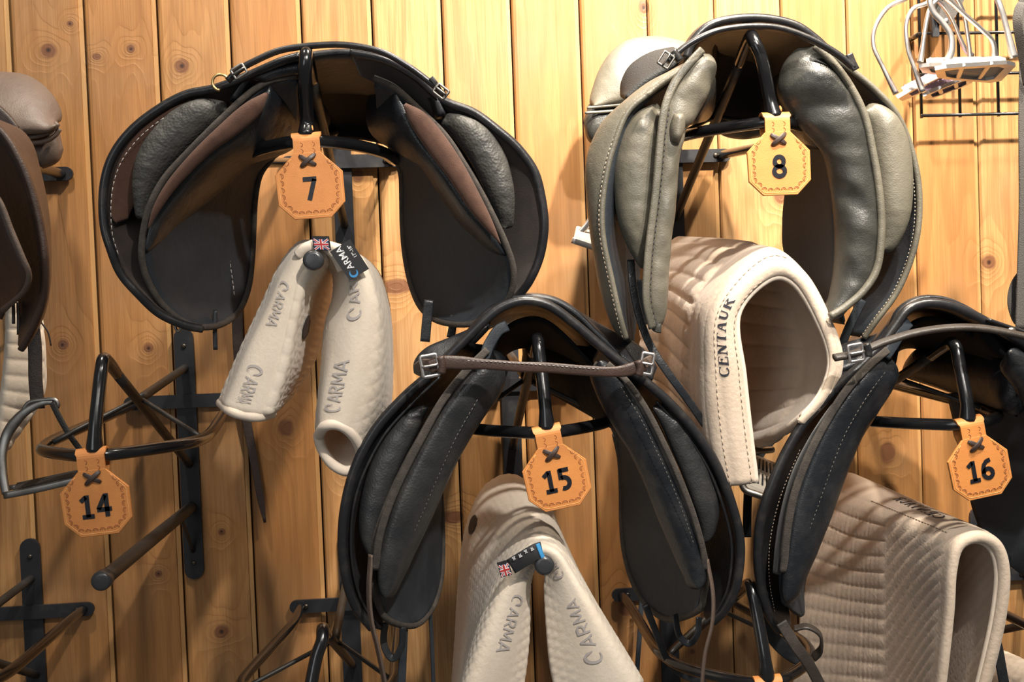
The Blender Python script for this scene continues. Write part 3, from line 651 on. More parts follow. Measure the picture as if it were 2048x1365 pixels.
    sheet('panel_back', [[(1427, 140, .455), (1425, 180, .35), (1415, 200, .22)], [(1372, 252, .455), (1400, 245, .35), (1410, 240, .22)]], M['olive_dark'], t, t=.010, edge='half', n=16, m=30)
    pp = [(1404, 100, .470), (1376, 130, .474), (1348, 168, .478), (1330, 215, .480), (1322, 270, .480), (1317, 330, .480), (1310, 400, .480), (1301, 470, .480), (1295, 530, .480), (1293, 600, .478), (1305, 657, .474)]
    strap('panel_binding', pp, .0085, .005, M['olive'], t, 100)
    stitches('stitching', path([(k[0]+9, k[1], k[2]+.004) for k in pp[3:]], 100), M['thread_black'], t, L=.004, gap=.002)
    strap('girth_point', [(1302, 640), (1312, 655), (1322, 657)], .010, .003, M['olive_dark'], t, 10, d=.47)
    # right side
    pR = [(1630, 92), (1668, 128), (1704, 179), (1730, 235), (1746, 307), (1758, 379), (1763, 456), (1755, 533), (1730, 579), (1694, 612), (1660, 634)]
    pL = [(1600, 98), (1562, 140), (1555, 190), (1590, 245), (1640, 298), (1658, 370), (1667, 450), (1668, 520), (1665, 570), (1662, 605), (1659, 634)]
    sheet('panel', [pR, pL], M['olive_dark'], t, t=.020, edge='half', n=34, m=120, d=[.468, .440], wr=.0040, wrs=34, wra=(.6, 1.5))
    tube('panel_binding', path(dm(pR, .474), 110), .0042, M['olive'], t, k=10)
    sheet('sweat_flap', [[(1655, 285), (1670, 380), (1675, 480), (1672, 560), (1690, 650)], [(1592, 290), (1572, 370), (1564, 450), (1572, 520), (1630, 640)]], M['black_matte'], t, t=.003, edge=.004, n=20, m=60, d=[.43, .30])
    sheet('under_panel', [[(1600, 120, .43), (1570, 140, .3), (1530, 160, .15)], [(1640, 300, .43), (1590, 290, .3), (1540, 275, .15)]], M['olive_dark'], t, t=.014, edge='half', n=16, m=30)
    sheet('knee_block', [[(1728, 216), (1766, 224), (1796, 254), (1813, 305), (1817, 375), (1807, 438), (1787, 480), (1763, 503)], [(1728, 220), (1738, 252), (1746, 300), (1753, 350), (1758, 400), (1762, 440), (1764, 475), (1762, 503)]], M['olive'], t, t=.020, edge='half', n=28, m=70, d=[.438, .450])
    fR = [(1664, 112, .455), (1719, 153, .45), (1755, 184, .45), (1791, 225, .45), (1817, 281, .445), (1834, 348, .445), (1839, 410, .445), (1834, 471, .445), (1817, 533, .44), (1791, 589, .435), (1755, 638, .43), (1728, 676, .42)]
    sheet('flap', [fR, [(1655, 150, .40), (1700, 200, .39), (1740, 290, .38), (1760, 380, .37), (1762, 460, .37), (1745, 540, .37), (1715, 600, .37), (1690, 670, .38)]], M['black_matte'], t, t=.003, edge=.004, n=22, m=90)
    tube('flap_edging', path(fR, 120), .0034, M['olive'], t, k=10)
    stitches('stitching', path([(k[0]-9, k[1]+2, k[2]+.002) for k in fR[4:]], 110), M['thread_tan'], t, L=.002, gap=.0022)
    # pommel roll and grab strap
    tube('pommel_roll', path([(1372, 116), (1385, 84), (1418, 52), (1468, 38), (1530, 37), (1588, 50), (1628, 76), (1662, 108)], 80, .462), .0048, M['edge'], t, k=12)
    strap('grab_strap', [(1335, 124), (1352, 108), (1385, 84), (1435, 62), (1500, 53), (1560, 57), (1620, 78), (1672, 107), (1708, 136)], .0085, .0065, M['edge'], t, 90, d=.492, up=(0, 0, 1))
    buckle(t, 1332, 120, .498, .014, .012, 55, M['steel_dull']); strap('keeper', [(1346, 102), (1354, 112), (1360, 122)], .008, .010, M['edge'], t, 8, d=.492)
    strap('strap_tip', [(1698, 108), (1704, 124), (1712, 140)], .008, .004, M['edge'], t, 12, d=.494)
    # hanging billets
    strap('girth_billet', [(1262, 520, .43), (1266, 570, .435), (1278, 630, .44), (1300, 690, .445), (1335, 745, .45), (1372, 795, .45), (1410, 850, .44)], .0085, .0028, M['black'], t, 60)
    strap('girth_billet', [(1275, 560), (1280, 610), (1290, 650)], .010, .003, M['black_matte'], t, 20, d=.42)
    strap('girth_billet', [(1725, 600), (1700, 650), (1680, 700)], .010, .003, M['black_matte'], t, 20, d=.40)
    return t
saddle_eight()

# ---- saddle on rack 15: black with the front strap buckled across
def saddle_fifteen():
    t = thing('saddle', P(1090, 760, .25), 'black leather saddle with a brown strap buckled straight across, above tag 15', 'saddle')
    sheet('seat', [[(905, 715), (955, 652), (990, 617), (1040, 596), (1100, 599), (1150, 625), (1195, 668), (1245, 715)],
                   [(905, 715), (950, 660), (985, 630), (1032, 612), (1088, 614), (1135, 638), (1175, 675), (1220, 718)],
                   [(912, 712), (950, 668), (980, 645), (1022, 632), (1070, 634), (1115, 652), (1150, 682), (1190, 718)],
                   [(920, 712), (950, 672), (975, 652), (1012, 640), (1055, 640), (1095, 655), (1125, 682), (1160, 716)]],
          M['black'], t, t=.006, edge=.006, n=18, m=60, d=[.445, .34, .22, .12])
    sheet('gullet_lining', [[(975, 720), (1000, 670), (1040, 640), (1090, 640), (1150, 690), (1240, 790)], [(980, 730), (1000, 690), (1035, 665), (1080, 665), (1130, 710), (1190, 790)], [(985, 745), (1000, 720), (1030, 700), (1070, 700), (1100, 730), (1130, 775)]], M['lining'], t, t=.003, edge=.005, n=18, m=30, d=[.40, .28, .14])
    sheet('under_panel', [[(1230, 700, .42), (1140, 690, .28), (1050, 690, .13)], [(1262, 880, .42), (1150, 815, .28), (1048, 762, .13)]], M['lining'], t, t=.016, edge='half', n=20, m=30)
    sheet('under_panel', [[(985, 700, .42), (975, 700, .28), (965, 690, .13)], [(1003, 762, .42), (985, 755, .28), (965, 750, .13)]], M['lining'], t, t=.012, edge='half', n=14, m=24)
    sheet('skirt', [[(985, 630), (950, 655), (900, 676), (852, 696), (830, 722), (832, 750)], [(975, 655), (935, 700), (905, 725), (880, 742), (862, 752), (845, 756)]], M['black'], t, t=.004, edge=.006, n=16, m=50, d=[.41, .435])
    sheet('skirt', [[(1150, 622), (1190, 645), (1235, 668), (1275, 690), (1300, 715), (1312, 740)], [(1165, 650), (1200, 690), (1235, 715), (1262, 735), (1285, 752), (1305, 762)]], M['black'], t, t=.004, edge=.006, n=16, m=50, d=[.41, .435])
    sheet('pommel_cap', [[(960, 648), (975, 622), (1010, 600), (1050, 591), (1100, 598), (1145, 618), (1162, 640)], [(962, 652), (985, 632), (1015, 612), (1052, 604), (1098, 610), (1138, 630), (1162, 645)]], M['olive_dark'], t, t=.005, edge='half', n=14, m=50, d=.435)
    # continuous rolled edge, flap to flap
    roll = [(744, 1256, .43), (714, 1218, .44), (694, 1165, .45), (685, 1095, .455), (690, 1015, .46), (712, 932, .46), (752, 858, .46), (808, 795, .46), (868, 742, .46), (925, 685, .46), (975, 636, .46), (1010, 612, .46), (1052, 602, .46), (1098, 612, .46), (1145, 645, .46), (1200, 692, .46), (1262, 742, .46), (1330, 798, .46), (1388, 862, .46), (1432, 930, .46), (1462, 1005, .46), (1480, 1085, .455), (1474, 1165, .45), (1452, 1216, .44), (1426, 1244, .43)]
    tube('flap_edging', path(roll, 260), .0052, M['edge'], t, k=14)
    sheet('flap', [roll[:10], [(765, 1262, .40), (760, 1200, .385), (755, 1130, .375), (760, 1060, .37), (785, 980, .37), (820, 900, .37), (860, 840, .375), (900, 790, .38), (940, 735, .39), (970, 690, .41)]], M['black'], t, t=.003, edge=.004, n=22, m=90)
    sheet('flap', [roll[15:], [(1185, 720, .41), (1230, 770, .39), (1290, 830, .38), (1340, 900, .375), (1375, 970, .37), (1400, 1050, .37), (1405, 1120, .375), (1405, 1190, .385), (1412, 1240, .40)]], M['black'], t, t=.003, edge=.004, n=22, m=90)
    tube('seam', path([(k[0]+(17 if i < 8 else 12), k[1]+(0 if i < 5 else 12), k[2]-.004) for i, k in enumerate(roll[:9])], 90), .0016, M['edge'], t, k=8)
    tube('seam', path([(k[0]-17, k[1]+5, k[2]-.004) for k in roll[17:]], 90), .0016, M['edge'], t, k=8)
    # left: knee block, sweat flap, cushion
    sheet('knee_block', [[(852, 812), (812, 822), (772, 865), (738, 935), (720, 1010), (720, 1065), (734, 1102), (752, 1115)], [(856, 815), (842, 850), (818, 900), (795, 950), (775, 1010), (762, 1055), (754, 1090), (752, 1115)]], M['black_wr'], t, t=.010, edge='half', n=28, m=80, d=[.445, .452], wr=.0007, wrs=90)
    sA = [(985, 690, .452), (930, 745, .455), (885, 800, .457), (845, 868, .46), (805, 942, .46), (772, 1015, .46), (750, 1080, .455), (744, 1140, .45), (752, 1195, .44), (775, 1240, .43)]
    sB = [(985, 800, .38), (935, 870, .34), (900, 920, .32), (882, 970, .30), (884, 1040, .285), (885, 1110, .28), (880, 1170, .285), (862, 1220, .31), (828, 1250, .36), (785, 1252, .42)]
    sheet('sweat_flap', [sA, sB], M['black_matte'], t, t=.003, edge=.004, n=26, m=90, wr=.0012, wrs=25)
    tube('sweat_flap_binding', path(sA+[(828, 1252, .365), (862, 1221, .315), (880, 1170, .29), (885, 1110, .285), (884, 1040, .29), (882, 970, .305), (900, 920, .325), (935, 870, .345)], 160), .0036, M['binding'], t, k=10)
    sheet('panel_cushion', [[(985, 722), (940, 752), (895, 808), (855, 875), (818, 945), (786, 1020), (766, 1090), (762, 1150), (772, 1198)], [(1004, 730), (1002, 780), (962, 840), (925, 900), (895, 960), (862, 1035), (825, 1110), (795, 1165), (775, 1198)]], M['black_wr'], t, t=.012, edge='half', n=28, m=110, d=[.468, .440], wr=.0016, wrs=45)
    strap('cushion_binding', [(975, 700, .468), (930, 745, .472), (885, 802, .474), (848, 868, .476), (810, 940, .476), (778, 1012, .474), (758, 1080, .47), (752, 1140, .462)], .0080, .004, M['binding'], t, 80)
    stitches('stitching', path([(955, 800, .474), (915, 870, .474), (880, 945, .470), (848, 1020, .464), (812, 1100, .46), (782, 1165, .456)], 90), M['thread_dark'], t, L=.003, gap=.002, r=.0004)
    # right
    sheet('knee_block', [[(1308, 812), (1345, 818), (1385, 855), (1418, 920), (1436, 990), (1436, 1035), (1425, 1070), (1408, 1086)], [(1306, 815), (1322, 850), (1345, 905), (1368, 960), (1386, 1010), (1398, 1045), (1405, 1070), (1406, 1086)]], M['black_wr'], t, t=.010, edge='half', n=28, m=80, d=[.445, .452], wr=.0007, wrs=90)
    rA = [(1188, 728, .452), (1235, 760, .455), (1280, 815, .457), (1318, 880, .46), (1352, 950, .46), (1382, 1020, .46), (1402, 1085, .455), (1412, 1140, .45), (1408, 1190, .44), (1396, 1222, .43)]
    rB = [(1225, 850, .38), (1240, 920, .32), (1243, 980, .30), (1244, 1050, .285), (1250, 1110, .28), (1268, 1170, .285), (1298, 1215, .31), (1340, 1238, .36), (1385, 1230, .42)]
    sheet('sweat_flap', [rA, rB], M['black_matte'], t, t=.003, edge=.004, n=26, m=90, wr=.0012, wrs=25)
    tube('sweat_flap_binding', path(rA+[(1340, 1240, .365), (1298, 1216, .315), (1268, 1170, .29), (1250, 1110, .285), (1244, 1050, .29), (1243, 980, .305), (1240, 920, .325), (1230, 870, .35)], 160), .0036, M['binding'], t, k=10)
    sheet('panel_cushion', [[(1200, 722), (1248, 762), (1285, 820), (1320, 888), (1350, 955), (1376, 1025), (1394, 1090), (1402, 1140), (1396, 1180)], [(1182, 735), (1200, 800), (1235, 862), (1262, 905), (1292, 970), (1322, 1045), (1352, 1110), (1378, 1155), (1393, 1180)]], M['black'], t, t=.012, edge='half', n=28, m=110, d=[.468, .440], wr=.0010, wrs=40)
    strap('cushion_binding', [(1215, 728, .468), (1255, 765, .472), (1293, 820, .474), (1328, 888, .476), (1358, 955, .476), (1385, 1025, .474), (1404, 1092, .47), (1410, 1140, .462)], .0066, .004, M['binding'], t, 80)
    stitches('stitching', path([(1242, 775, .478), (1280, 835, .480), (1312, 900, .480), (1342, 965, .480), (1368, 1030, .478), (1388, 1090, .474)], 90), M['thread_dark'], t, L=.003, gap=.002, r=.0004)
    strap('panel_point', [(1014, 652, .455), (996, 662, .458), (978, 690, .462), (968, 715, .465), (945, 735, .468)], .012, .004, M['black_matte'], t, 30, up=(.3, -1, .2))
    # front strap
    strap('front_strap', [(858, 735), (885, 726), (930, 727), (985, 730), (1040, 734), (1100, 736), (1160, 741), (1215, 744), (1250, 742), (1290, 730)], .0105, .0050, M['brown'], t, 90, d=[.50][0], scale=np.interp(np.linspace(0, 1, 90), [0, .15, .25, .85, .92, 1], [1.35, 1.35, 1, 1, 1.25, 1.25]))
    stitches('stitching', path([(935, 722), (1000, 725), (1080, 730), (1160, 736), (1205, 739)], 60, .5035), M['thread_grey'], t, L=.0025, gap=.002, r=.00035)
    buckle(t, 860, 732, .503, .016, .021, 8, M['steel'], r=.0017); buckle(t, 1294, 728, .503, .012, .021, -12, M['steel'], r=.0017)
    strap('keeper', [(880, 714), (884, 730), (882, 748)], .009, .009, M['brown'], t, 8, d=.502); strap('keeper', [(1276, 722), (1280, 738), (1276, 752)], .009, .009, M['brown'], t, 8, d=.502)
    strap('strap_end', [(865, 732, .500), (848, 730, .49), (835, 738, .475)], .012, .003, M['brown_tan'], t, 12); strap('strap_end', [(1284, 731, .50), (1298, 722, .49), (1306, 720, .475)], .010, .003, M['brown_tan'], t, 12)
    # stirrup leathers and billets hanging below
    strap('stirrup_leather', [(742, 1110, .46), (738, 1180, .462), (742, 1240, .462), (756, 1300, .46), (772, 1380, .455)], .0095, .003, M['brown_tan'], t, 50, up=(-1, -.5, 0))
    strap('stirrup_leather', [(1414, 1120, .46), (1426, 1190, .462), (1424, 1250, .462), (1410, 1310, .46), (1402, 1390, .455)], .0085, .003, M['brown_tan'], t, 50, up=(1, -.55, 0))
    strap('girth_billet', [(770, 1245), (768, 1290), (785, 1318), (803, 1295), (806, 1255)], .008, .003, M['black'], t, 40, d=.40, up=(.5, -1, .2)); strap('girth_billet', [(808, 1260), (806, 1310), (802, 1390)], .009, .003, M['black_matte'], t, 20, d=.38)
    strap('girth_billet', [(1350, 1230), (1358, 1270), (1378, 1288), (1395, 1268), (1398, 1235)], .008, .003, M['black'], t, 40, d=.40, up=(.5, -1, .2))
    strap('girth_billet', [(1290, 1210, .36), (1312, 1265, .36), (1335, 1320, .36), (1365, 1350, .36), (1410, 1366, .36)], .008, .003, M['black'], t, 40)
    return t
saddle_fifteen()

# ---- saddle on rack 16: black, right edge
def saddle_sixteen():
    t = thing('saddle', P(1900, 740, .25), 'glossy black saddle cut by the right edge with a long rounded strap, above tag 16', 'saddle')
    sheet('seat', [[(1745, 705), (1785, 655), (1812, 618), (1855, 602), (1905, 608), (1955, 630), (2005, 660), (2060, 690), (2110, 730)],
                   [(1730, 700), (1760, 660), (1785, 632), (1825, 618), (1870, 622), (1912, 640), (1955, 665), (2000, 690), (2040, 725)],
                   [(1710, 700), (1735, 668), (1758, 645), (1792, 632), (1832, 636), (1868, 652), (1905, 675), (1945, 700), (1980, 730)],
                   [(1690, 700), (1710, 674), (1732, 655), (1762, 645), (1795, 648), (1828, 662), (1860, 685), (1895, 708), (1925, 735)]],
          M['black'], t, t=.006, edge=.006, n=18, m=60, d=[.45, .34, .22, .12])
    sheet('pommel_cap', [[(1775, 655), (1790, 622), (1815, 600), (1850, 590), (1895, 595), (1945, 618), (1990, 650)], [(1780, 662), (1800, 635), (1822, 612), (1852, 602), (1895, 606), (1940, 628), (1985, 656)]], M['black'], t, t=.006, edge='half', n=14, m=50, d=.44)
    sheet('gullet_lining', [[(1785, 740), (1800, 680), (1835, 640), (1890, 640), (1960, 680), (2030, 760)], [(1775, 745), (1790, 700), (1820, 668), (1865, 668), (1920, 700), (1975, 770)], [(1765, 750), (1775, 722), (1800, 700), (1835, 700), (1870, 725), (1905, 775)]], M['lining'], t, t=.003, edge=.005, n=18, m=30, d=[.40, .28, .14])
    sheet('under_panel', [[(2050, 700, .43), (1960, 690, .3), (1850, 700, .14)], [(2035, 835, .43), (1940, 800, .3), (1800, 752, .14)]], M['black'], t, t=.022, edge='half', n=24, m=36)
    sheet('under_panel', [[(1960, 640, .43), (1900, 650, .3), (1830, 660, .14)], [(2020, 720, .43), (1930, 700, .3), (1840, 690, .14)]], M['lining'], t, t=.010, edge='half', n=14, m=30)
    sheet('skirt', [[(1790, 640), (1768, 662), (1730, 675), (1690, 686), (1662, 702), (1650, 725)], [(1790, 665), (1765, 700), (1735, 722), (1705, 738), (1680, 745), (1658, 742)]], M['black'], t, t=.004, edge=.006, n=14, m=40, d=[.41, .435])
    roll = [(1558, 1262, .42), (1534, 1222, .435), (1519, 1155, .445), (1516, 1097, .45), (1521, 1040, .455), (1539, 982, .46), (1572, 905, .46), (1618, 832, .46), (1672, 776, .46), (1722, 732, .46), (1762, 690, .46), (1790, 652, .46), (1815, 620, .46), (1852, 607, .46), (1900, 612, .46), (1952, 634, .46), (2003, 662, .46), (2060, 695, .46), (2110, 740, .46), (2160, 810, .46), (2190, 900, .455)]
    tube('flap_edging', path(roll, 240), .0054, M['edge'], t, k=14)
    sheet('flap', [roll[:10], [(1580, 1255, .39), (1572, 1200, .38), (1565, 1150, .37), (1570, 1090, .365), (1590, 1020, .365), (1620, 940, .365), (1660, 870, .37), (1700, 810, .38), (1735, 770, .39), (1760, 735, .41)]], M['black'], t, t=.003, edge=.004, n=22, m=90)
    stitches('stitching', path([(1600, 900, .452), (1566, 980, .452), (1546, 1050, .45), (1538, 1110, .446), (1540, 1170, .44), (1550, 1225, .43)], 90), M['thread_tan'], t, L=.002, gap=.002, r=.0004)
    sheet('knee_block', [[(1690, 790), (1650, 830), (1610, 890), (1582, 950), (1562, 1020), (1552, 1090), (1552, 1150)], [(1700, 795), (1670, 840), (1640, 895), (1610, 955), (1590, 1020), (1575, 1090), (1565, 1150)]], M['suede_black'], t, t=.014, edge='half', n=22, m=70, d=[.448, .455])
    sA = [(1778, 692, .452), (1735, 730, .455), (1684, 782, .46), (1638, 857, .46), (1604, 926, .46), (1580, 995, .46), (1567, 1069, .455), (1560, 1150, .45), (1568, 1212, .44)]
    sheet('sweat_flap', [sA, [(1770, 790, .40), (1735, 850, .36), (1700, 920, .34), (1670, 1000, .32), (1645, 1070, .31), (1620, 1130, .31), (1606, 1180, .32), (1605, 1235, .35), (1575, 1215, .42)]], M['black_matte'], t, t=.003, edge=.004, n=22, m=80)
    sheet('panel_cushion', [[(1755, 712), (1700, 772), (1652, 848), (1618, 920), (1594, 990), (1580, 1065), (1574, 1140), (1572, 1205)], [(1782, 718), (1790, 760), (1750, 828), (1718, 880), (1686, 960), (1652, 1050), (1616, 1130), (1577, 1208)]], M['black'], t, t=.013, edge='half', n=28, m=110, d=[.468, .440], wr=.0012, wrs=40)
    strap('cushion_binding', [(1775, 700, .466), (1735, 735, .472), (1690, 785, .476), (1646, 855, .478), (1612, 924, .478), (1588, 992, .476), (1574, 1066, .472), (1567, 1145, .465)], .0085, .004, M['binding'], t, 80)
    stitches('stitching', path([(1770, 745, .478), (1730, 800, .482), (1690, 870, .482), (1660, 945, .478), (1630, 1030, .472), (1600, 1110, .466), (1580, 1170, .46)], 90), M['thread_dark'], t, L=.003, gap=.002, r=.0004)
    # right flap, mostly out of frame
    sheet('flap', [[(1893, 788, .27), (1912, 870, .27), (1930, 950, .28), (1948, 1030, .29), (1985, 1105, .32), (2060, 1160, .36)], [(2090, 760, .43), (2160, 860, .44), (2200, 960, .44), (2210, 1040, .44), (2180, 1120, .43), (2110, 1165, .41)]], M['black_matte'], t, t=.003, edge=.004, n=24, m=60)
    sheet('panel_cushion', [[(2015, 702), (2070, 730), (2120, 800), (2150, 900)], [(2005, 720), (2045, 800), (2090, 880), (2145, 905)]], M['black'], t, t=.016, edge='half', n=22, m=50, d=[.47, .44])
    strap('grab_strap', [(1668, 716), (1700, 710), (1735, 698), (1770, 684), (1830, 666), (1900, 656), (1965, 657), (2040, 671), (2110, 692)], .0095, .0060, M['brown_black'], t, 90, d=.497, up=(0, -.6, 1))
    buckle(t, 1712, 706, .503, .015, .017, 8, M['steel'], r=.0016); strap('keeper', [(1731, 688), (1736, 700), (1736, 714)], .007, .010, M['edge'], t, 8, d=.50)
    strap('breastplate_strap', [(1975, 640), (2010, 652), (2048, 664), (2100, 676)], .008, .004, M['edge'], t, 30, d=.47, up=(0, 0, 1))
    strap('panel_point', [(1818, 645, .455), (1805, 660, .46), (1790, 685, .462), (1770, 715, .465)], .012, .004, M['black_matte'], t, 30, up=(.3, -1, .2))
    V = sweep(np.array([[0, 0, 0], [0, -.002, 0], [0, -.0035, 0]])+np.array(P(2022, 664, .478)), circ(.005, 12), scale=[1, 1, .6]); obj('stud', V[0], V[1], M['steel_dull'], t)
    # straps below
    strap('girth_billet', [(1562, 1245, .44), (1590, 1290, .445), (1618, 1330, .445), (1650, 1390, .44)], .0125, .003, M['brown_black'], t, 40)
    strap('girth_billet', [(1525, 1235, .40), (1550, 1280, .39), (1585, 1312, .38), (1625, 1328, .38)], .016, .003, M['black'], t, 30)
    strap('strap_loop', [(1588, 1258, .43), (1615, 1254, .435), (1640, 1270, .435), (1642, 1298, .43), (1628, 1316, .42)], .010, .0035, M['brown_black'], t, 40, up=(.6, -.35, .5))
    strap('stirrup_leather', [(2012, 1110, .36), (2010, 1160, .37), (1998, 1220, .37), (1990, 1265, .37), (1998, 1310, .37), (2012, 1390, .37)], .0125, .003, M['black'], t, 50)
    return t
M['suede_black'] = mat('black velvet', (.012, .012, .013), .95, sheen=.3, bump=[('n', 800, .4, .001)])
M['brown_black'] = mat('very dark brown leather', (.040, .032, .027), .45, bump=LB, var=(30, (.07, .058, .048), .45, .8))
saddle_sixteen()

# ---- brown saddle at the left edge
def saddle_left():
    t = thing('saddle', P(0, 300, .2), 'brown leather saddle cut off by the left edge', 'saddle')
    sheet('seat', [[(-160, 170), (-100, 155), (-40, 146), (10, 146), (55, 153), (90, 178), (110, 212), (116, 232), (114, 246)], [(-160, 290), (-110, 285), (-60, 280), (-20, 276), (20, 272), (50, 268), (75, 266), (96, 262), (113, 250)]], M['brown_tan'], t, t=.018, edge='half', n=30, m=60, d=[.10, .16], tb=.01)
    strap('cantle_piping', [(-60, 285), (20, 276), (70, 272), (100, 262), (116, 246)], .008, .006, M['brown_tan'], t, 40, d=.15, up=(0, -1, .5))
    strap('cantle_piping', [(-60, 298), (40, 288), (85, 284), (108, 273), (120, 258)], .006, .006, M['brown_tan'], t, 40, d=.145, up=(0, -1, .5))
    sheet('cantle_gusset', [[(-40, 284), (30, 276), (70, 270), (98, 262), (116, 248)], [(-40, 350), (40, 345), (85, 338), (115, 325), (127, 300)]], M['brown_tan'], t, t=.014, edge='half', n=20, m=40, d=.12)
    sheet('skirt', [[(-60, 160), (-20, 195), (5, 215), (25, 235), (39, 255)], [(-60, 230), (-20, 250), (0, 258), (20, 268), (36, 278)]], M['brown_dark'], t, t=.004, edge=.005, n=12, m=30, d=.30)
    fA = [(-120, 190, .42), (-60, 225, .42), (0, 262, .42), (38, 320, .42), (62, 380, .42), (80, 450, .42), (90, 520, .42), (88, 590, .41), (68, 650, .40), (42, 700, .39)]
    sheet('flap', [[(-20, 250, .30), (35, 262, .30), (62, 290, .30), (76, 340, .30), (90, 410, .30), (96, 480, .30), (95, 560, .30), (85, 620, .31), (65, 665, .34), (40, 702, .38)], fA], M['brown'], t, t=.004, edge=.005, n=20, m=80)
    tube('flap_edging', path(fA, 90), .0036, M['brown'], t, k=10)
    sheet('flap_lining', [fA, [(-160, 260, .36), (-100, 300, .35), (-50, 350, .34), (-20, 400, .34), (0, 450, .34), (20, 510, .34), (35, 570, .35), (40, 640, .36), (40, 700, .38)]], M['brown_dark'], t, t=.003, edge=.004, n=16, m=60)
    nA = [(-80, 340, .45), (-30, 370, .45), (0, 405, .45), (22, 460, .45), (45, 515, .45), (58, 550, .445), (50, 580, .43), (28, 602, .41), (5, 620, .39)]
    sheet('sweat_flap', [nA, [(-160, 400, .38), (-130, 450, .36), (-110, 500, .34), (-90, 550, .33), (-60, 600, .33), (-20, 630, .35), (5, 640, .38)]], M['brown'], t, t=.003, edge=.004, n=18, m=60)
    tube('sweat_flap_binding', path(nA, 70), .0030, M['brown_tan'], t, k=10)
    for x, y, l in ((26, 600, 48), (36, 605, 65), (46, 600, 40)): strap('girth_billet', [(x, y), (x+1, y+l*.5), (x+1, y+l)], .0035, .003, M['brown_dark'], t, 10, d=.37)
    strap('stirrup_leather', [(66, 655, .30), (70, 700, .30), (71, 760, .30), (76, 818, .30)], .0155, .0035, M['brown_dark'], t, 30)
    strap('leather_thong', [(82, 645), (96, 665), (102, 692)], .002, .0015, M['brown'], t, 12, d=.29)
    return t
M['brown_dark'] = mat('dark brown leather', (.032, .020, .016), .45, bump=LB, var=(24, (.055, .036, .028), .45, .8))
saddle_left()

# ------------------------------------------------------------------ quilted pads
def quilt_diamond(s=.021, h=.0022, lo=0.0):
    def f(U, V):
        a = (U+V*1.0)*math.pi/s; b = (U-V*1.0)*math.pi/s
        return h*(np.minimum(np.abs(np.sin(a)), np.abs(np.sin(b)))**.5)-h*.5
    return f
def quilt_lines(s=.022, h=.0022, axis=1, skew=0.0, cross=0.0):
    def f(U, V):
        a = ((V if axis else U)+(U if axis else V)*skew)*math.pi/s; q = np.abs(np.sin(a))**.32*h
        if cross: q = q+cross*np.abs(np.sin((U if axis else V)*math.pi/.011))**.5
        return q-h*.5
    return f
def banded(f, lo, hi):
    """quilting that stops on the smooth printed band between two fractions of the width"""
    def g(U, V):
        q = U/U.max(); m_ = np.clip((q-lo)/.04, 0, 1)*np.clip((hi-q)/.04, 0, 1); return f(U, V)*(1-m_)+m_*.0004
    return g
def surf_text(key, s, name, mat_, parent, a0, b0, da, db, size_m, asp=1.0, glyphs=None, off=.0006, back=False):
    """lay text on a stored sheet: origin (a0,b0), (da,db) = step for one unit of text x; y runs perpendicular (da2,db2)"""
    V, Fc = glyphs(s) if glyphs else text_mesh(s, 1.0, .012, 0)
    out = []
    for v in V:
        a = a0+v[0]*da[0]+v[1]*db[0]; b = b0+v[0]*da[1]+v[1]*db[1]; out.append(on_surf(key, a, b, off+.0004*(v[2] if len(v) > 2 else 0), back))
    return obj(name, out, Fc, mat_, parent, smooth=False)
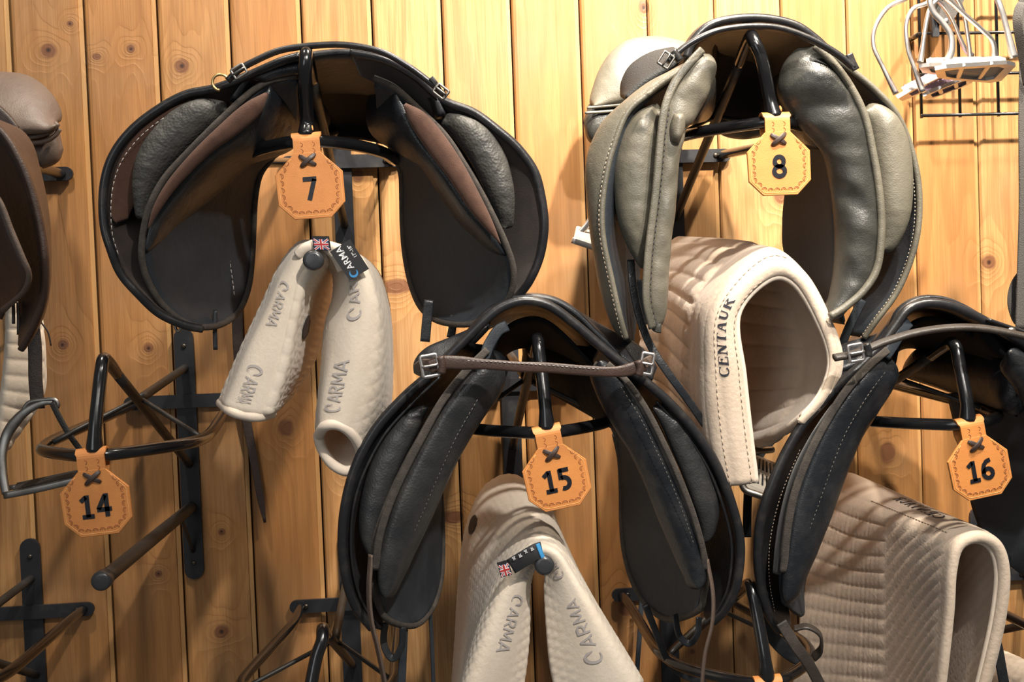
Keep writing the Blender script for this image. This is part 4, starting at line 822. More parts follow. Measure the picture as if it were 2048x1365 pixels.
def serif_glyphs(s):
    """roman capitals, height 1, thick and thin strokes with serifs"""
    mb = MB(); x = 0; TK, TN = .17, .07
    def sub(a, b, k=8): return [(a[0]+(b[0]-a[0])*i/k, a[1]+(b[1]-a[1])*i/k) for i in range(k+1)]
    def serif(cx, y, hw=.15): stroke_poly(mb, sub((cx-hw, y), (cx+hw, y), 4), TN)
    def arc(cx, cy, rx, ry, a0, a1, thick):
        A = np.radians(np.linspace(a0, a1, 20)); stroke_poly(mb, [(cx+rx*math.cos(a), cy+ry*math.sin(a)) for a in A], [TN+(thick-TN)*abs(math.cos(a))**1.3 for a in A])
    for ch in s:
        if ch == 'C':
            arc(x+.38, .5, .33, .46, 38, 322, TK); stroke_poly(mb, sub((x+.66, .68), (x+.66, .98), 3), TN); wd = .74
        elif ch == 'E':
            stroke_poly(mb, sub((x+.16, .03), (x+.16, .97)), TK); stroke_poly(mb, sub((x+.02, .965), (x+.60, .965)), TN); stroke_poly(mb, sub((x+.02, .035), (x+.64, .035)), TN); stroke_poly(mb, sub((x+.2, .52), (x+.48, .52)), TN)
            stroke_poly(mb, sub((x+.59, .97), (x+.59, .76), 3), TN); stroke_poly(mb, sub((x+.63, .03), (x+.63, .26), 3), TN); stroke_poly(mb, sub((x+.47, .40), (x+.47, .64), 3), TN); wd = .70
        elif ch == 'N':
            stroke_poly(mb, sub((x+.16, .03), (x+.16, .97)), TN*1.2); stroke_poly(mb, sub((x+.66, .03), (x+.66, .97)), TN*1.2); stroke_poly(mb, sub((x+.14, .95), (x+.66, .05)), TK); serif(x+.14, .965); serif(x+.16, .035); serif(x+.66, .965); wd = .84
        elif ch == 'T':
            stroke_poly(mb, sub((x+.34, .03), (x+.34, .97)), TK); stroke_poly(mb, sub((x+.03, .965), (x+.65, .965)), TN); serif(x+.34, .035); stroke_poly(mb, sub((x+.05, .97), (x+.05, .76), 3), TN); stroke_poly(mb, sub((x+.63, .97), (x+.63, .76), 3), TN); wd = .70
        elif ch == 'A':
            stroke_poly(mb, sub((x+.12, .03), (x+.38, .97)), TN*1.2); stroke_poly(mb, sub((x+.36, .97), (x+.64, .03)), TK); stroke_poly(mb, sub((x+.2, .34), (x+.56, .34)), TN); serif(x+.12, .035, .13); serif(x+.64, .035, .14); wd = .80
        elif ch == 'U':
            pts = sub((x+.18, .97), (x+.18, .36), 6)+[(x+.40+.22*math.cos(a), .30+.25*math.sin(a)) for a in np.linspace(math.pi, 2*math.pi, 12)]+sub((x+.62, .36), (x+.62, .97), 6)
            n = len(pts); stroke_poly(mb, pts, list(np.interp(range(n), [0, 8, n-8, n-1], [TK, TK, TN*1.2, TN*1.2]))); serif(x+.18, .965); serif(x+.62, .965, .12); wd = .82
        elif ch == 'R':
            stroke_poly(mb, sub((x+.16, .03), (x+.16, .97)), TK); serif(x+.16, .035); stroke_poly(mb, sub((x+.02, .965), (x+.38, .965), 4), TN); stroke_poly(mb, sub((x+.16, .5), (x+.38, .5), 4), TN)
            arc(x+.38, .735, .21, .23, 90, -90, TK); stroke_poly(mb, sub((x+.34, .5), (x+.70, .03)), TK*.9); serif(x+.70, .035, .09); wd = .80
        x += wd+.07
    V = [(v[0]-x/2, v[1], 0) for v in mb.v]; return np.array(V), mb.f
def brand_glyphs(s):
    """spaced capitals with a small crescent shaped emblem in front"""
    mb = MB(); x = 0; W = .115
    def ln(*p):
        q = []
        for a, b in zip(p[:-1], p[1:]): q += [(x+a[0]+(b[0]-a[0])*i/5, (a[1]+(b[1]-a[1])*i/5)*.74) for i in range(5)]
        q.append((x+p[-1][0], p[-1][1]*.74)); stroke_poly(mb, q, W)
    for ch in s:
        if ch == 'A': ln((.02, 0), (.32, 1)); ln((.32, 1), (.62, 0)); ln((.14, .30), (.50, .30)); wd = .66
        elif ch == 'R': ln((.06, 0), (.06, 1)); ln((.06, .94), (.36, .94), (.48, .84), (.50, .72), (.46, .58), (.34, .48), (.06, .48)); ln((.28, .46), (.54, 0)); wd = .58
        elif ch == 'M': ln((.05, 0), (.12, 1)); ln((.12, .98), (.40, .22)); ln((.40, .22), (.68, .98)); ln((.68, 1), (.75, 0)); wd = .80
        x += wd+.10
    x0 = -.72; A = np.linspace(.6, 5.2, 22)
    stroke_poly(mb, [(x0+.10+.36*math.cos(a), .36+.40*math.sin(a)) for a in A], [.04+.15*math.sin(math.pi*i/21) for i in range(22)])
    stroke_poly(mb, [(x0+.12, .80), (x0+.34, .62), (x0+.44, .36)], [.04, .16, .05])
    v = np.array(mb.v); v[:, 0] -= (v[:, 0].min()+v[:, 0].max())/2; return v, mb.f
def flag(parent, c, ux, uz, w_, h_):
    """woven label with a union flag"""
    c, ux, uz = Vector(c), Vector(ux).normalized(), Vector(uz).normalized(); n = ux.cross(uz)
    if n.y > 0: n = -n
    def quad(nm, pts, m_, off, th=.0004):
        V = [c+ux*x+uz*z+n*off for x, z in pts]+[c+ux*x+uz*z+n*(off-th) for x, z in pts]; k = len(pts)
        return obj(nm, V, [tuple(range(k)), tuple(range(2*k-1, k-1, -1))]+[(i, k+i, k+(i+1) % k, (i+1) % k) for i in range(k)], m_, parent, smooth=False)
    o = quad('flag_label', [(-w_/2, -h_/2), (w_/2, -h_/2), (w_/2, h_/2), (-w_/2, h_/2)], M['label'], .0006, .0012)
    a, b = w_*.42, h_*.36; zc = -h_*.08
    def q2(pts, m_, off, nm='flag_print'): return quad(nm, [(x, z+zc) for x, z in pts], m_, off)
    mbs = {}
    def rect(x0, x1, z0, z1, m_, off): q2([(x0, z0), (x1, z0), (x1, z1), (x0, z1)], m_, off)
    rect(-a, a, -b, b, M['navy'], .0010)
    for s in (1, -1):
        d_ = Vector((a, b*s)).normalized(); p = Vector((-d_.y, d_.x))
        for hw, m_, off in ((h_*.075, M['white'], .0013), (h_*.03, M['red'], .0016)):
            q2([(-a-p.x*hw*0+ -p.x*hw, -b*s-p.y*hw), (a-p.x*hw, b*s-p.y*hw), (a+p.x*hw, b*s+p.y*hw), (-a+p.x*hw, -b*s+p.y*hw)], m_, off)
    rect(-a, a, -h_*.11, h_*.11, M['white'], .0019); rect(-h_*.11, h_*.11, -b, b, M['white'], .0020); rect(-a, a, -h_*.06, h_*.06, M['red'], .0022); rect(-h_*.06, h_*.06, -b, b, M['red'], .0023)
    return o

def pad_seven():
    t = thing('half_pad', P(640, 520, .35), 'cream diamond quilted pad hanging on the bar under tag 7', 'saddle pad')
    L = [[(650, 488), (600, 491), (562, 538), (528, 610), (490, 690), (457, 765), (441, 806)],
         [(650, 492), (606, 502), (575, 548), (545, 622), (508, 705), (478, 785), (462, 822)],
         [(652, 503), (622, 520), (597, 562), (578, 640), (556, 722), (532, 798), (520, 832)],
         [(656, 515), (640, 535), (612, 580), (594, 650), (578, 730), (556, 796), (545, 826)],
         [(668, 520), (662, 560), (656, 610), (645, 665), (620, 730), (590, 775), (566, 805)]]
    sheet('left_leaf', L, M['cotton'], t, t=.0045, edge=.007, n=90, m=150, d=[.40, .452, .462, .44, .24], disp=banded(quilt_diamond(.019, .0016), .06, .30), key='p7L')
    tube('leaf_binding', path([(441, 806, .402), (462, 823, .453), (492, 832, .462), (520, 834, .462), (545, 827, .441)], 30), .0052, M['cotton_bind'], t, k=10)
    R = [[(640, 512), (668, 545), (670, 592), (655, 650), (648, 740), (640, 820), (636, 868)],
         [(636, 492), (688, 524), (697, 600), (676, 680), (660, 765), (650, 825), (648, 862)],
         [(636, 486), (705, 514), (735, 590), (734, 680), (718, 770), (702, 830), (690, 862)],
         [(645, 485), (728, 528), (760, 608), (768, 700), (760, 790), (742, 850), (722, 900)],
         [(670, 490), (742, 536), (770, 600), (779, 700), (777, 800), (768, 850), (752, 890)]]
    sheet('right_leaf', R, M['cotton'], t, t=.0045, edge=.007, n=90, m=150, d=[.40, .455, .468, .43, .27], disp=banded(quilt_diamond(.019, .0012), .08, .34), key='p7R')
    rim = np.array(path([(637, 872, .445), (650, 853, .465), (678, 851, .470), (705, 870, .465), (722, 905, .45), (716, 932, .44), (692, 943, .44), (664, 928, .44), (645, 900, .44), (637, 874, .445)], 60))
    tube('leaf_binding', rim[:-1], .0056, M['cotton_bind'], t, k=12, closed=True)
    sheet('rolled_end', [[(640, 868, .445), (650, 905, .44), (672, 935, .44), (695, 944, .44), (716, 932, .44)], [(645, 800, .40), (655, 810, .37), (680, 820, .36), (700, 820, .36), (720, 810, .38)]], M['cotton_beige'], t, t=.002, edge=.004, n=14, m=30)
    # top roll over the bar
    tube('spine_binding', path([(598, 512, .462), (612, 498, .466), (632, 491, .468), (652, 494, .468), (672, 512, .466), (686, 540, .464)], 30), .0062, M['cotton_bind'], t, k=12)
    surf_text('p7L', 'ARMA', 'printed_brand', M['thread_grey'], t, .30, .46, (0.0, .046), (.13, 0.0), 1, glyphs=brand_glyphs, off=.0012)
    surf_text('p7L', 'ARMA', 'printed_brand', M['thread_grey'], t, .30, .80, (0.0, .046), (.13, 0.0), 1, glyphs=brand_glyphs, off=.0012)
    surf_text('p7R', 'ARMA', 'printed_brand', M['thread_grey'], t, .42, .30, (-.0, -.062), (-.12, 0.0), 1, glyphs=brand_glyphs, off=.0012)
    surf_text('p7R', 'ARMA', 'printed_brand', M['thread_grey'], t, .40, .70, (-.0, -.062), (-.13, 0.0), 1, glyphs=brand_glyphs, off=.0012)
    # embroidered emblem on the far leaf
    e = MB(); pts = [on_surf('p7L', .80+.035*math.cos(a), .50+.055*math.sin(a), .0012) for a in np.linspace(0, 2*math.pi, 20)[:-1]]
    e.add([on_surf('p7L', .80, .50, .002)]+pts, [(0, 1+i, 1+(i+1) % 19) for i in range(19)]); e.build('emblem', M['thread_black'], t)
    # labels sewn to the spine
    flag(t, P(643, 487, .478), (1, -.15, -.05), (-.1, 0, 1), .0175, .0145)
    ux = P(735, 545, .485)-P(700, 480, .485); a, b, c, d_ = P(660, 504, .480), P(700, 479, .480), P(738, 538, .482), P(699, 561, .482)
    n = (b-a).cross(d_-a).normalized(); n = n if n.y < 0 else -n
    V = []
    for off in (.0008, -.0006): V += [p+n*off for p in (a, b, c, d_)]
    o = obj('size_label', V, [(0, 1, 2, 3), (7, 6, 5, 4), (0, 4, 5, 1), (1, 5, 6, 2), (2, 6, 7, 3), (3, 7, 4, 0)], M['label'], t, smooth=False)
    def lab(s, o2, size, mt, glyph=None, kx=0.0):   # text runs from the low corner up along the label
        ex = (b-c).normalized(); ey = (a-b).normalized()*-1 if False else (a-b).normalized(); V, Fc = (glyph or (lambda q: text_mesh(q, 1, .01, 0)))(s)
        ey = -ey if (ex.cross(ey)).dot(n) < 0 else ey; ce = (a+b+c+d_)/4+ey*o2+ex*kx
        obj('label_print', [ce+ex*v[0]*size+ey*v[1]*size+n*.0011 for v in V], Fc, mt, o, smooth=False)
    lab('ARMA', .000, .0095, M['white'], kx=.004); lab('17"-18"', -.0085, .0048, M['white'], kx=.006)
    mb = MB(); stroke_poly(mb, [(.4*math.cos(q), .4*math.sin(q)) for q in np.linspace(.6, 5, 16)], [.05+.2*math.sin(math.pi*i/15) for i in range(16)])
    lab('', .0035, .0095, M['blue'], lambda q: (np.array(mb.v), mb.f), kx=-.013)
    return t
pad_seven()

def pad_fifteen():
    t = thing('half_pad', P(1080, 1130, .35), 'cream diamond quilted pad draped on the bar below tag 15', 'saddle pad')
    S = [[(905, 1420), (915, 1280), (922, 1160), (935, 1060), (968, 980), (1018, 953), (1062, 980), (1085, 1030), (1110, 1120), (1140, 1240), (1170, 1380)],
         [(912, 1420), (925, 1290), (935, 1180), (955, 1085), (990, 1015), (1040, 985), (1088, 1010), (1112, 1062), (1145, 1150), (1190, 1260), (1225, 1380)],
         [(915, 1420), (938, 1310), (962, 1215), (990, 1130), (1022, 1070), (1062, 1040), (1102, 1058), (1130, 1105), (1170, 1185), (1222, 1290), (1265, 1385)],
         [(918, 1420), (950, 1320), (980, 1235), (1012, 1160), (1040, 1115), (1076, 1090), (1112, 1100), (1140, 1140), (1185, 1215), (1238, 1300), (1282, 1372)],
         [(960, 1420), (990, 1325), (1015, 1240), (1036, 1170), (1054, 1128), (1082, 1103), (1108, 1115), (1128, 1155), (1160, 1230), (1195, 1320), (1225, 1395)],
         [(1040, 1420), (1052, 1340), (1058, 1260), (1056, 1190), (1062, 1145), (1085, 1112), (1096, 1135), (1090, 1180), (1092, 1260), (1100, 1340), (1120, 1420)]]
    sheet('quilted_body', S, M['cotton'], t, t=.0045, edge=.007, n=120, m=220, d=[.13, .24, .36, .448, .462, .440], disp=banded(quilt_diamond(.015, .0014), .84, .97), key='p15', smooth_rows=True)
    surf_text('p15', 'ARMA', 'printed_brand', M['thread_grey'], t, .77, .20, (0.0, -.036), (.11, 0.0), 1, glyphs=brand_glyphs, off=.0012)
    surf_text('p15', 'ARMA', 'printed_brand', M['thread_grey'], t, .77, .40, (0.0, -.036), (.11, 0.0), 1, glyphs=brand_glyphs, off=.0012)
    surf_text('p15', 'ARMA', 'printed_brand', M['thread_grey'], t, .77, .62, (0.0, -.036), (.10, 0.0), 1, glyphs=brand_glyphs, off=.0012)
    surf_text('p15', 'ARMA', 'printed_brand', M['thread_grey'], t, .77, .83, (0.0, -.036), (.10, 0.0), 1, glyphs=brand_glyphs, off=.0012)
    e = MB(); pts = [on_surf('p15', .12+.05*math.cos(a), .325+.022*math.sin(a), .0012) for a in np.linspace(0, 2*math.pi, 16)[:-1]]
    e.add([on_surf('p15', .12, .325, .002)]+pts, [(0, 1+i, 1+(i+1) % 15) for i in range(15)]); e.build('emblem', M['thread_black'], t)
    flag(t, P(1009, 1138, .478), (1, -.1, .25), (-.25, 0, 1), .012, .016)
    # long care label lying over the edge
    a = path([(1022, 1134, .480), (1048, 1118, .484), (1072, 1104, .485), (1084, 1100, .482)], 16); V, Fc = sweep(a, flat(.0165, .0012, 2), np.array([0, -1., .2])); o = obj('care_label', V, Fc, M['label'], t)
    strap('label_tip', [(1077, 1104, .4862), (1084, 1101, .484)], .0155, .0014, M['blue'], o, 4, up=(0, -1, .2))
    mb = MB()
    c = P(1048, 1113, .4858); ex = (P(1072, 1100, .4865)-P(1030, 1124, .483)).normalized(); ey = Vector((0, -1, 0)).cross(ex); ey = ey if ey.z > 0 else -ey
    for k, x in enumerate((-.010, -.003, .004, .011)):
        for pts in ([(-.6, -.6), (.6, .6)], [(-.6, .6), (.6, -.6)], [(-.8, -.8), (.8, -.8)] if k % 2 else [(-.8, .8), (.8, .8)]):
            m2 = MB(); stroke_poly(m2, pts, .35); mb.add([c+ex*(x+v[0]*.0022)+ey*(.003+v[1]*.0022)+Vector((0, -.0006, 0)) for v in m2.v], m2.f)
    mb.build('label_print', M['white'], o)
    m2 = MB(); stroke_poly(m2, [(-1, -.6), (1, -.6), (1, .6), (-1, .6), (-1, -.6)], .1)
    return t
pad_fifteen()

def pad_eight():
    t = thing('half_pad', P(1530, 560, .35), 'beige quilted pad with upright black lettering hanging below tag 8', 'saddle pad')
    S = [[(1300, 860), (1290, 760), (1288, 660), (1298, 570), (1350, 487), (1390, 530), (1415, 610), (1425, 700), (1425, 800), (1430, 880)],
         [(1345, 890), (1335, 780), (1335, 670), (1350, 570), (1410, 490), (1450, 535), (1475, 620), (1485, 715), (1485, 810), (1475, 895)],
         [(1395, 930), (1378, 820), (1374, 705), (1390, 590), (1470, 497), (1522, 545), (1556, 630), (1570, 720), (1560, 815), (1520, 893)],
         [(1436, 968), (1416, 860), (1409, 740), (1424, 610), (1528, 508), (1598, 552), (1648, 645), (1669, 722), (1648, 790), (1600, 848)],
         [(1475, 972), (1458, 865), (1447, 745), (1450, 625), (1535, 530), (1597, 556), (1647, 649), (1666, 723), (1646, 790), (1598, 847)],
         [(1512, 966), (1500, 868), (1487, 750), (1476, 630), (1538, 560), (1590, 570), (1641, 655), (1660, 725), (1641, 788), (1595, 845)]]
    def q(U, V):
        tot = U.max(); f = U/tot; base = quilt_lines(.0235, .0050, 1, 0, .0012)(U, V)
        lin = np.abs(np.sin((U-U.max()*.92)*math.pi/.03))**.4*.0018-.0009
        w_ = np.clip((f-.70)/.04, 0, 1); bd = .0004*np.sin(V*math.pi/.004)*np.clip(1-abs(f-.74)/.01, 0, 1)
        return base*(1-w_)+w_*(lin*.7)+bd
    sheet('quilted_body', S, M['cotton_beige'], t, t=.0055, edge=.008, n=130, m=340, d=[.12, .22, .34, .44, .462, .462], disp=q, key='p8')
    # lettering up the front band
    surf_text('p8', 'CENTAUR', 'lettering', M['thread_black'], t, .850, .288, (0.0, .0245), (-.085, 0.0), 1, glyphs=serif_glyphs, off=.0009)
    tube('binding', [on_surf('p8', 1.0, b, .0) for b in np.linspace(0, .98, 90)], .0035, M['cotton_bind'], t, k=8)
    for a, b0, b1 in ((.735, .0, .5), (.93, .0, .42)):
        stitches('stitching', [on_surf('p8', a, b, .0004) for b in np.linspace(b0, b1, 100)], M['thread_cream'], t, L=.0045, gap=.0025, r=.0005)
    return t
pad_eight()

def pad_sixteen():
    t = thing('half_pad', P(1950, 1100, .35), 'beige quilted pad with lettering on its ridge hanging below tag 16', 'saddle pad')
    S = [[(1585, 1400), (1595, 1290), (1615, 1170), (1640, 1060), (1662, 985), (1692, 951), (1735, 985), (1755, 1060), (1760, 1170), (1760, 1290), (1755, 1400)],
         [(1695, 1410), (1698, 1300), (1705, 1190), (1715, 1090), (1732, 1010), (1770, 985), (1815, 1020), (1832, 1100), (1832, 1200), (1825, 1300), (1815, 1410)],
         [(1792, 1420), (1796, 1310), (1797, 1200), (1798, 1100), (1805, 1040), (1848, 1022), (1895, 1050), (1910, 1120), (1905, 1220), (1892, 1320), (1878, 1420)],
         [(1868, 1425), (1880, 1320), (1890, 1220), (1894, 1140), (1908, 1085), (1950, 1068), (1990, 1088), (2005, 1145), (1998, 1230), (1978, 1325), (1952, 1425)],
         [(1876, 1425), (1888, 1320), (1898, 1220), (1903, 1145), (1917, 1098), (1952, 1082), (1982, 1100), (1994, 1150), (1986, 1230), (1966, 1325), (1942, 1425)]]
    def q(U, V):
        f = U/U.max(); a = quilt_lines(.0180, .0028, 1, 0, .0010)(U, V); L_ = V.max()
        b = quilt_lines(.0190, .0024, 1, np.sign(V.mean()-V)*-.7, 0)(U, V); w_ = np.clip((f-.50)/.02, 0, 1)
        ridge = np.clip(1-np.abs(V/L_-.49)/.06, 0, 1)
        return (a*(1-w_)+b*w_)*(1-np.clip(ridge*2, 0, 1))*np.clip((.95-f)/.04, 0, 1)
    sheet('quilted_body', S, M['cotton_beige'], t, t=.0055, edge=.008, n=130, m=340, d=[.12, .21, .32, .445, .452], disp=q, key='p16')
    surf_text('p16', 'CENTAUR', 'lettering', M['thread_black'], t, .50, .452, (-.040, .000), (.0, .036), 1, glyphs=serif_glyphs, off=.0009)
    stitches('stitching', [on_surf('p16', a, .415, .0006) for a in np.linspace(.3, .72, 80)], M['thread_cream'], t, L=.0045, gap=.0025, r=.0005)
    tube('binding', [on_surf('p16', 1.0, b, .0) for b in np.linspace(0.02, .98, 90)], .0035, M['cotton_bind'], t, k=8)
    return t
pad_sixteen()

t = thing('half_pad', P(30, 700, .2), 'white ribbed pad showing under the brown saddle at the left edge', 'saddle pad')
sheet('quilted_body', [[(-60, 480), (-20, 500), (10, 525), (14, 600), (10, 700), (0, 800), (-10, 900)], [(-60, 480), (0, 510), (45, 570), (78, 640), (88, 720), (80, 800), (10, 900)]], M['cotton_white'] if 'cotton_white' in M else M['cotton'], t, t=.005, edge=.006, n=50, m=140, d=[.26, .22], disp=quilt_lines(.019, .003, 1))
sheet('rear_leaf', [[(20, 600), (60, 620), (86, 640), (86, 690)], [(20, 640), (55, 690), (70, 720), (84, 700)]], M['cotton'], t, t=.004, edge=.005, n=16, m=30, d=.20)
tube('binding', path([(45, 570, .235), (78, 640, .222), (88, 720, .222), (80, 800, .222), (10, 900, .222)], 50), .0028, M['cotton_bind'], t, k=8)
t = thing('half_pad', P(2000, 1360, .2), 'pale pad whose top just shows at the bottom right corner', 'saddle pad')
sheet('quilted_body', [[(1940, 1420), (1945, 1330), (1968, 1296), (1990, 1330), (1995, 1420)], [(1980, 1430), (1990, 1345), (2020, 1318), (2045, 1350), (2050, 1430)], [(2040, 1450), (2050, 1380), (2085, 1350), (2110, 1380), (2120, 1450)]], M['cotton'], t, t=.006, edge=.008, n=40, m=60, d=[.15, .25, .36], disp=quilt_diamond(.02, .002))

# ------------------------------------------------------------------ grid panel, hook, stirrups, girth, loose strap
t = thing('wire_grid_panel', P(1950, 140, .02), 'black wire grid panel fixed to the wall at the top right', 'grid panel')
gx = [P(x, 229, .030).x for x in (1843, 1919, 1997)]; st = (gx[2]-gx[0])/2; gz = [P(1950, y, .030).z for y in (67, 148, 230)]
sz = (gz[0]-gz[2])/2
for k in range(0, 9):
    x = gx[0]+k*st; tube('wire', np.array([[x, -.030, gz[2]-.003], [x, -.030, gz[2]+sz*8]]), .0024, M['rack'], t, k=8)
for k in range(0, 9):
    z = gz[2]+k*sz
    if z > .75: break
    tube('wire', np.array([[gx[0]-.003, -.034, z], [gx[0]+st*8, -.034, z]]), .0024, M['rack'], t, k=8)
for x, z in ((gx[0], gz[2]+sz*2), (gx[0]+3*st, gz[2]+sz*2), (gx[0]+3*st, gz[2])): tube('wall_standoff', np.array([[x, -.0005, z], [x, -.031, z]]), .004, M['rack'], t, k=8)
t = thing('grid_hook', P(1885, 20, .05), 'dark steel hook plate clipped to the wire grid, holding the bright stirrups', 'hook')
mb = MB()
def slab(name, pts, d0, d1, m_, par):
    k = len(pts); V = [P(x, y, d0) for x, y in pts]; dy = d1-d0; V2 = [v+Vector((0, -dy, 0)) for v in V]
    return obj(name, V+V2, [tuple(range(k)), tuple(range(2*k-1, k-1, -1))]+[(i, k+i, k+(i+1) % k, (i+1) % k) for i in range(k)], m_, par, smooth=False)
slab('clip_bar', [(1854, -60), (1874, -60), (1875, 75), (1862, 75)], .040, .046, M['rack_plate'], t)
slab('hook_plate', [(1864, -80), (1924, -80), (1925, 2), (1915, 22), (1898, 50), (1885, 54), (1874, 46), (1868, 20)], .047, .052, M['steel_dark'] if 'steel_dark' in M else M['web'], t)
V, Fc = sweep(np.array([[0, 0, 0], [0, -.0016, 0], [0, -.0022, 0]])+np.array(P(1892, 41, .052)), circ(.0036, 12), scale=[1, 1, .6]); obj('screw', V, Fc, M['steel'], t)
tube('prong', path([(1884, -10, .05), (1876, -8, .16), (1868, -12, .30), (1866, -30, .33)], 30), .004, M['rack'], t, k=10)

def stirrup(label, left, right, top, tread, m_tread, mt, thick=.0055, tread_pad=None, group='bright stirrups on the wall hook', w0=.0060):
    """left/right: branch keys from crown to tread corner; tread: 4 corner keys (front-left, front-right, back-right, back-left)"""
    c = PN(np.mean(np.array(tread), 0)); t = thing('stirrup', Vector(c), label, 'stirrup', group)
    K = list(left[::-1])+list(top)+list(right); pts = path(K, 90)
    s = np.interp(np.linspace(0, 1, 90), [0, .12, .4, .5, .6, .88, 1], [1.25, .85, .9, 1.05, .9, .85, 1.25])
    V, Fc = sweep(pts, flat(w0, thick, 3), np.array([0, -1., 0]), scale=s); obj('frame', V, Fc, mt, t)
    # crown bar
    A = [np.array(PN(np.array(k, float))) for k in tread]; V = []
    tk = .0045
    fr = MB()
    per = np.array([A[0], A[1], A[2], A[3]]); n_ = np.cross(per[1]-per[0], per[3]-per[0]); n_ /= np.linalg.norm(n_); n_ = n_ if n_[2] > 0 else -n_
    out = []
    for i in range(4):
        out += [per[i]*.86+per[i-1]*.14, per[i]*.86+per[(i+1) % 4]*.14]
    ring = np.array(out); k = len(ring); cen = ring.mean(0); inn = cen+(ring-cen)*.74
    V = list(ring)+list(inn)+list(ring-n_*tk)+list(inn-n_*tk); Fc = []
    for i in range(k):
        j = (i+1) % k; Fc += [(i, j, k+j, k+i), (2*k+i, 3*k+i, 3*k+j, 2*k+j), (i, 2*k+i, 2*k+j, j), (k+i, k+j, 3*k+j, 3*k+i)]
    for f in (.33, .66):
        a = per[0]*(1-f)+per[1]*f; b = per[3]*(1-f)+per[2]*f; fr.add(*sweep(np.array([a-n_*tk*.5, b-n_*tk*.5]), flat(.006, .0035, 2), n_))
    fr.add(V, Fc); fr.build('tread', mt, t, smooth=False)
    if m_tread:
        p2 = cen+(ring-cen)*.80; V = list(p2+n_*.007)+list(p2-n_*.001); Fc = [tuple(range(k)), tuple(range(2*k-1, k-1, -1))]+[(i, k+i, k+(i+1) % k, (i+1) % k) for i in range(k)]
        pad = obj('tread_pad', V, Fc, m_tread, t, smooth=False); mb = MB()
        for i in range(1, 10):
            for j in range(1, 4):
                u, v = i/10, j/4; q = (per[0]*(1-u)+per[1]*u)*(1-v)+(per[3]*(1-u)+per[2]*u)*v; q = cen+(q-cen)*.88
                mb.add(*sweep(np.array([q+n_*.006, q+n_*.0085, q+n_*.009]), circ(.0016, 6), scale=[1, 1, .5]))
        mb.build('stud', m_tread, pad)
    return t
stirrup('bright stirrup at the far left of the hook, lilac pad tilted', [(1812, -3, .30), (1775, 16, .30), (1750, 55, .30), (1747, 92, .30), (1766, 135, .30), (1792, 188, .30)],
        [(1880, 5, .27), (1902, 35, .265), (1918, 72, .26), (1930, 98, .255), (1944, 112, .25)], [(1846, -22, .29)], [(1790, 190, .30), (1946, 114, .25), (1950, 128, .21), (1802, 198, .26)], M['lilac'], M['steel'])
stirrup('bright stirrup second from left on the hook, nearly edge on', [(1855, 5, .34), (1826, 18, .34), (1812, 50, .34), (1816, 98, .34), (1830, 140, .34), (1845, 184, .34)],
        [(1900, -20, .31), (1925, 20, .30), (1935, 70, .29), (1940, 120, .28), (1938, 146, .28)], [(1875, -25, .33)], [(1842, 186, .34), (1940, 148, .28), (1940, 162, .24), (1850, 196, .30)], M['lilac'], M['steel'])
stirrup('bright stirrup hanging behind the frontmost one, long right branch', [(1872, 2, .36), (1858, 22, .36), (1850, 60, .36), (1845, 95, .36), (1840, 126, .36)],
        [(1900, 2, .35), (1930, 30, .345), (1962, 58, .34), (1985, 82, .335), (1990, 116, .33)], [(1884, -8, .355)], [(1836, 126, .36), (1992, 122, .34), (1980, 150, .30), (1846, 140, .31)], M['rubber_white'] if 'rubber_white' in M else M['rubber_pale'], M['steel'])
stirrup('frontmost bright stirrup with a wide pale flat tread', [(1862, -12, .41), (1866, 22, .41), (1886, 46, .41), (1902, 72, .41), (1902, 104, .41), (1892, 128, .41)],
        [(1985, -20, .39), (2003, 20, .39), (2014, 60, .39), (2022, 92, .39), (2028, 116, .39)], [(1900, -60, .405), (1945, -70, .40)], [(1868, 130, .43), (2036, 119, .40), (1996, 160, .35), (1874, 150, .37)], M['rubber_pale'], M['steel'], w0=.0078)

# safety stirrup on the brown saddle
t = thing('safety_stirrup', P(70, 900, .31), 'grey steel stirrup with black tread and black side band, left of tag 14', 'stirrup')
pts = path([(106, 806, .305), (88, 806, .305), (60, 818, .305), (36, 838, .305), (14, 870, .305), (4, 910, .31), (6, 950, .315), (12, 988, .32)], 70)
V, Fc = sweep(pts, flat(.0105, .007, 3), np.array([0, -1., 0]), scale=np.interp(np.linspace(0, 1, 70), [0, .15, .4, .7, 1], [.5, .8, 1.2, 1.0, .9])); obj('frame', V, Fc, M['steel_dull'], t)
tube('leather_bar', path([(44, 826, .305), (58, 806, .305), (90, 800, .305), (110, 800, .305), (116, 812, .305), (106, 820, .305)], 40), .0026, M['steel_dull'], t, k=8)
strap('rubber_band', [(104, 806), (120, 838), (140, 872), (168, 912), (186, 950)], .0065, .004, M['rubber'], t, 30, d=.31)
strap('tread', [(8, 992, .33), (70, 980, .33), (130, 966, .33), (196, 950, .33)], .008, .005, M['steel_dull'], t, 20)
strap('tread', [(20, 976, .28), (70, 968, .28), (130, 955, .28), (190, 940, .28)], .006, .005, M['steel_dull'], t, 20)
A = [P(26, 980, .328), P(190, 944, .328), P(184, 934, .285), (P(34, 966, .285))]; V = A+[a-Vector((0, 0, .006)) for a in A]; obj('tread_pad', V, [(0, 1, 2, 3), (7, 6, 5, 4), (0, 4, 5, 1), (1, 5, 6, 2), (2, 6, 7, 3), (3, 7, 4, 0)], M['rubber'], t, smooth=False)
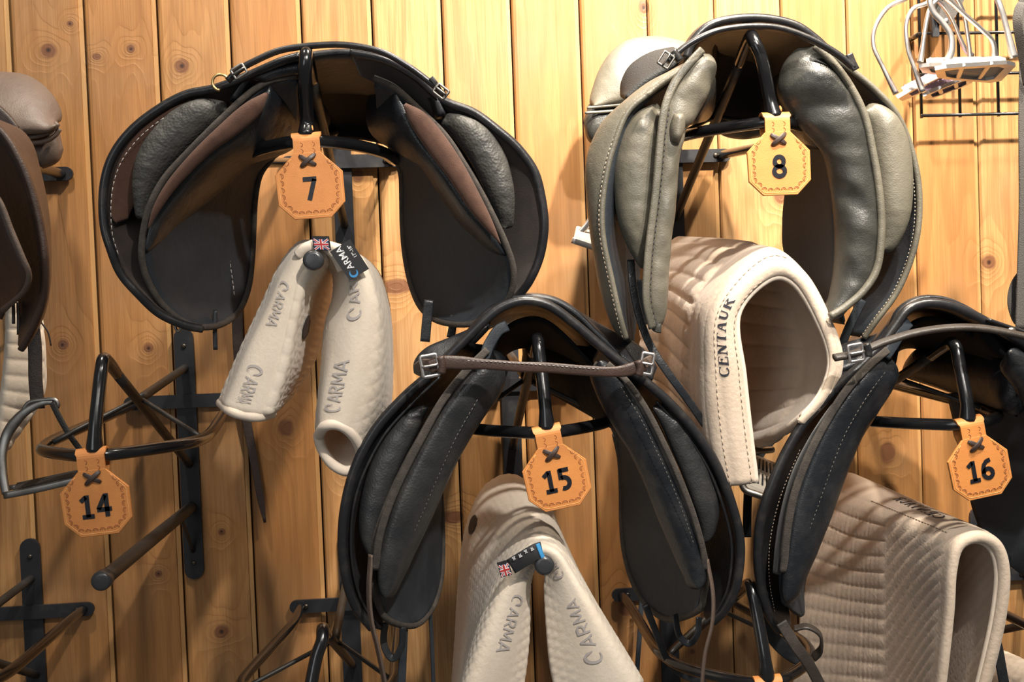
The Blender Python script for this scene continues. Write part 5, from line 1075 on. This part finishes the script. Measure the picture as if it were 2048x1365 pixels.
# stirrup peeking out left of saddle 8
t = thing('stirrup', P(1165, 470, .28), 'stirrup with pale rubber pad poking out left of the grey green saddle', 'stirrup')
A = [P(1147, 472, .30), P(1230, 500, .30), P(1230, 474, .25), P(1152, 450, .25)]
V = A+[a-Vector((0, 0, .008)) for a in A]; Fq = [(0, 1, 2, 3), (7, 6, 5, 4), (0, 4, 5, 1), (1, 5, 6, 2), (2, 6, 7, 3), (3, 7, 4, 0)]; o = obj('tread_pad', V, Fq, M['rubber_pale'], t, smooth=False)
bv = o.modifiers.new('b', 'BEVEL'); bv.width = .003; bv.segments = 3
strap('tread', [(1144, 480, .305), (1180, 492, .305), (1235, 512, .305)], .008, .005, M['steel'], t, 16); strap('frame', [(1150, 478, .27), (1178, 445, .27), (1200, 400, .27), (1215, 340, .27)], .008, .005, M['steel'], t, 30)
# stirrup between pad 8 and saddle 16
t = thing('stirrup', P(1515, 960, .3), 'stirrup with slotted pale tread half hidden beside the lettered beige pad', 'stirrup')
A = [P(1488, 965, .36), P(1570, 1000, .36), P(1560, 930, .30), P(1500, 905, .30)]; V = A+[a-Vector((0, 0, .006)) for a in A]; o = obj('tread_pad', V, Fq, M['rubber_pale'], t, smooth=False)
mb = MB(); a0, a1, a2, a3 = [np.array(x) for x in A]
for i in range(1, 9):
    for v0, v1 in ((.12, .45), (.58, .9)):
        u = i/9; p = (a0*(1-u)+a1*u); q = (a3*(1-u)+a2*u); n_ = np.array([0, 0, .0006]); mb.add(*sweep(np.array([p*(1-v0)+q*v0+n_, p*(1-v1)+q*v1+n_]), flat(.0022, .0012, 2), np.array([0, 0, 1.])))
mb.build('tread_slots', M['rubber'], o)
tube('tread', path([(1482, 958, .362), (1490, 980, .365), (1515, 990, .368), (1545, 1000, .37), (1580, 1012, .37)], 30), .0042, M['steel_dull'], t, k=10)
tube('frame', path([(1482, 958, .362), (1488, 925, .35), (1505, 905, .33), (1545, 900, .31)], 30), .004, M['steel_dull'], t, k=10)
strap('stirrup_leather', [(1545, 880, .22), (1520, 910, .24), (1500, 950, .26), (1495, 1010, .27), (1494, 1075, .27)], .011, .003, M['black_matte'], t, 30)
# webbing at the right edge
t = thing('webbing_girth', P(2040, 300, .30), 'grey woven webbing strap hanging down the right edge', 'strap')
strap('webbing', [(2050, -20, .30), (2052, 100, .30), (2050, 250, .30), (2051, 400, .30), (2048, 520, .30), (2044, 660, .30)], .017, .0035, M['web'], t, 60)
strap('webbing_fold', [(2046, 6, .33), (2038, 20, .33), (2036, 50, .33), (2046, 110, .32), (2056, 170, .31)], .012, .003, M['web'], t, 30, up=(-.8, -.6, 0)); strap('webbing_loop', [(2050, 540, .29), (2030, 570, .28), (2024, 605, .28), (2034, 640, .28), (2050, 650, .29)], .012, .003, M['web'], t, 30)
# loose dark strap behind pad 7
t = thing('leather_strap', P(490, 700, .02), 'narrow dark strap hanging against the boards behind the left leaf of the tag 7 pad', 'strap')
strap('strap_body', [(474, 600, .035), (477, 700, .03), (486, 800, .025), (504, 900, .022), (520, 990, .02), (530, 1046, .018)], .0145, .003, M['brown_dark'], t, 50, scale=np.interp(np.linspace(0, 1, 50), [0, .35, .9, 1], [1.1, 1, .7, .25]))
t = thing('leather_strap', P(1275, 1290, .02), 'thin dark strap hanging against the boards right of the pad below tag 15', 'strap')
strap('strap_body', [(1283, 1195), (1280, 1260), (1275, 1330), (1273, 1400)], .007, .003, M['black_matte'], t, 30, d=.05)
t = thing('leather_strap', P(866, 1300, .1), 'thin dark strap hanging below the left flap of the black saddle', 'strap')
strap('strap_body', [(860, 1220), (864, 1290), (868, 1400)], .005, .003, M['black_matte'], t, 30, d=.25)
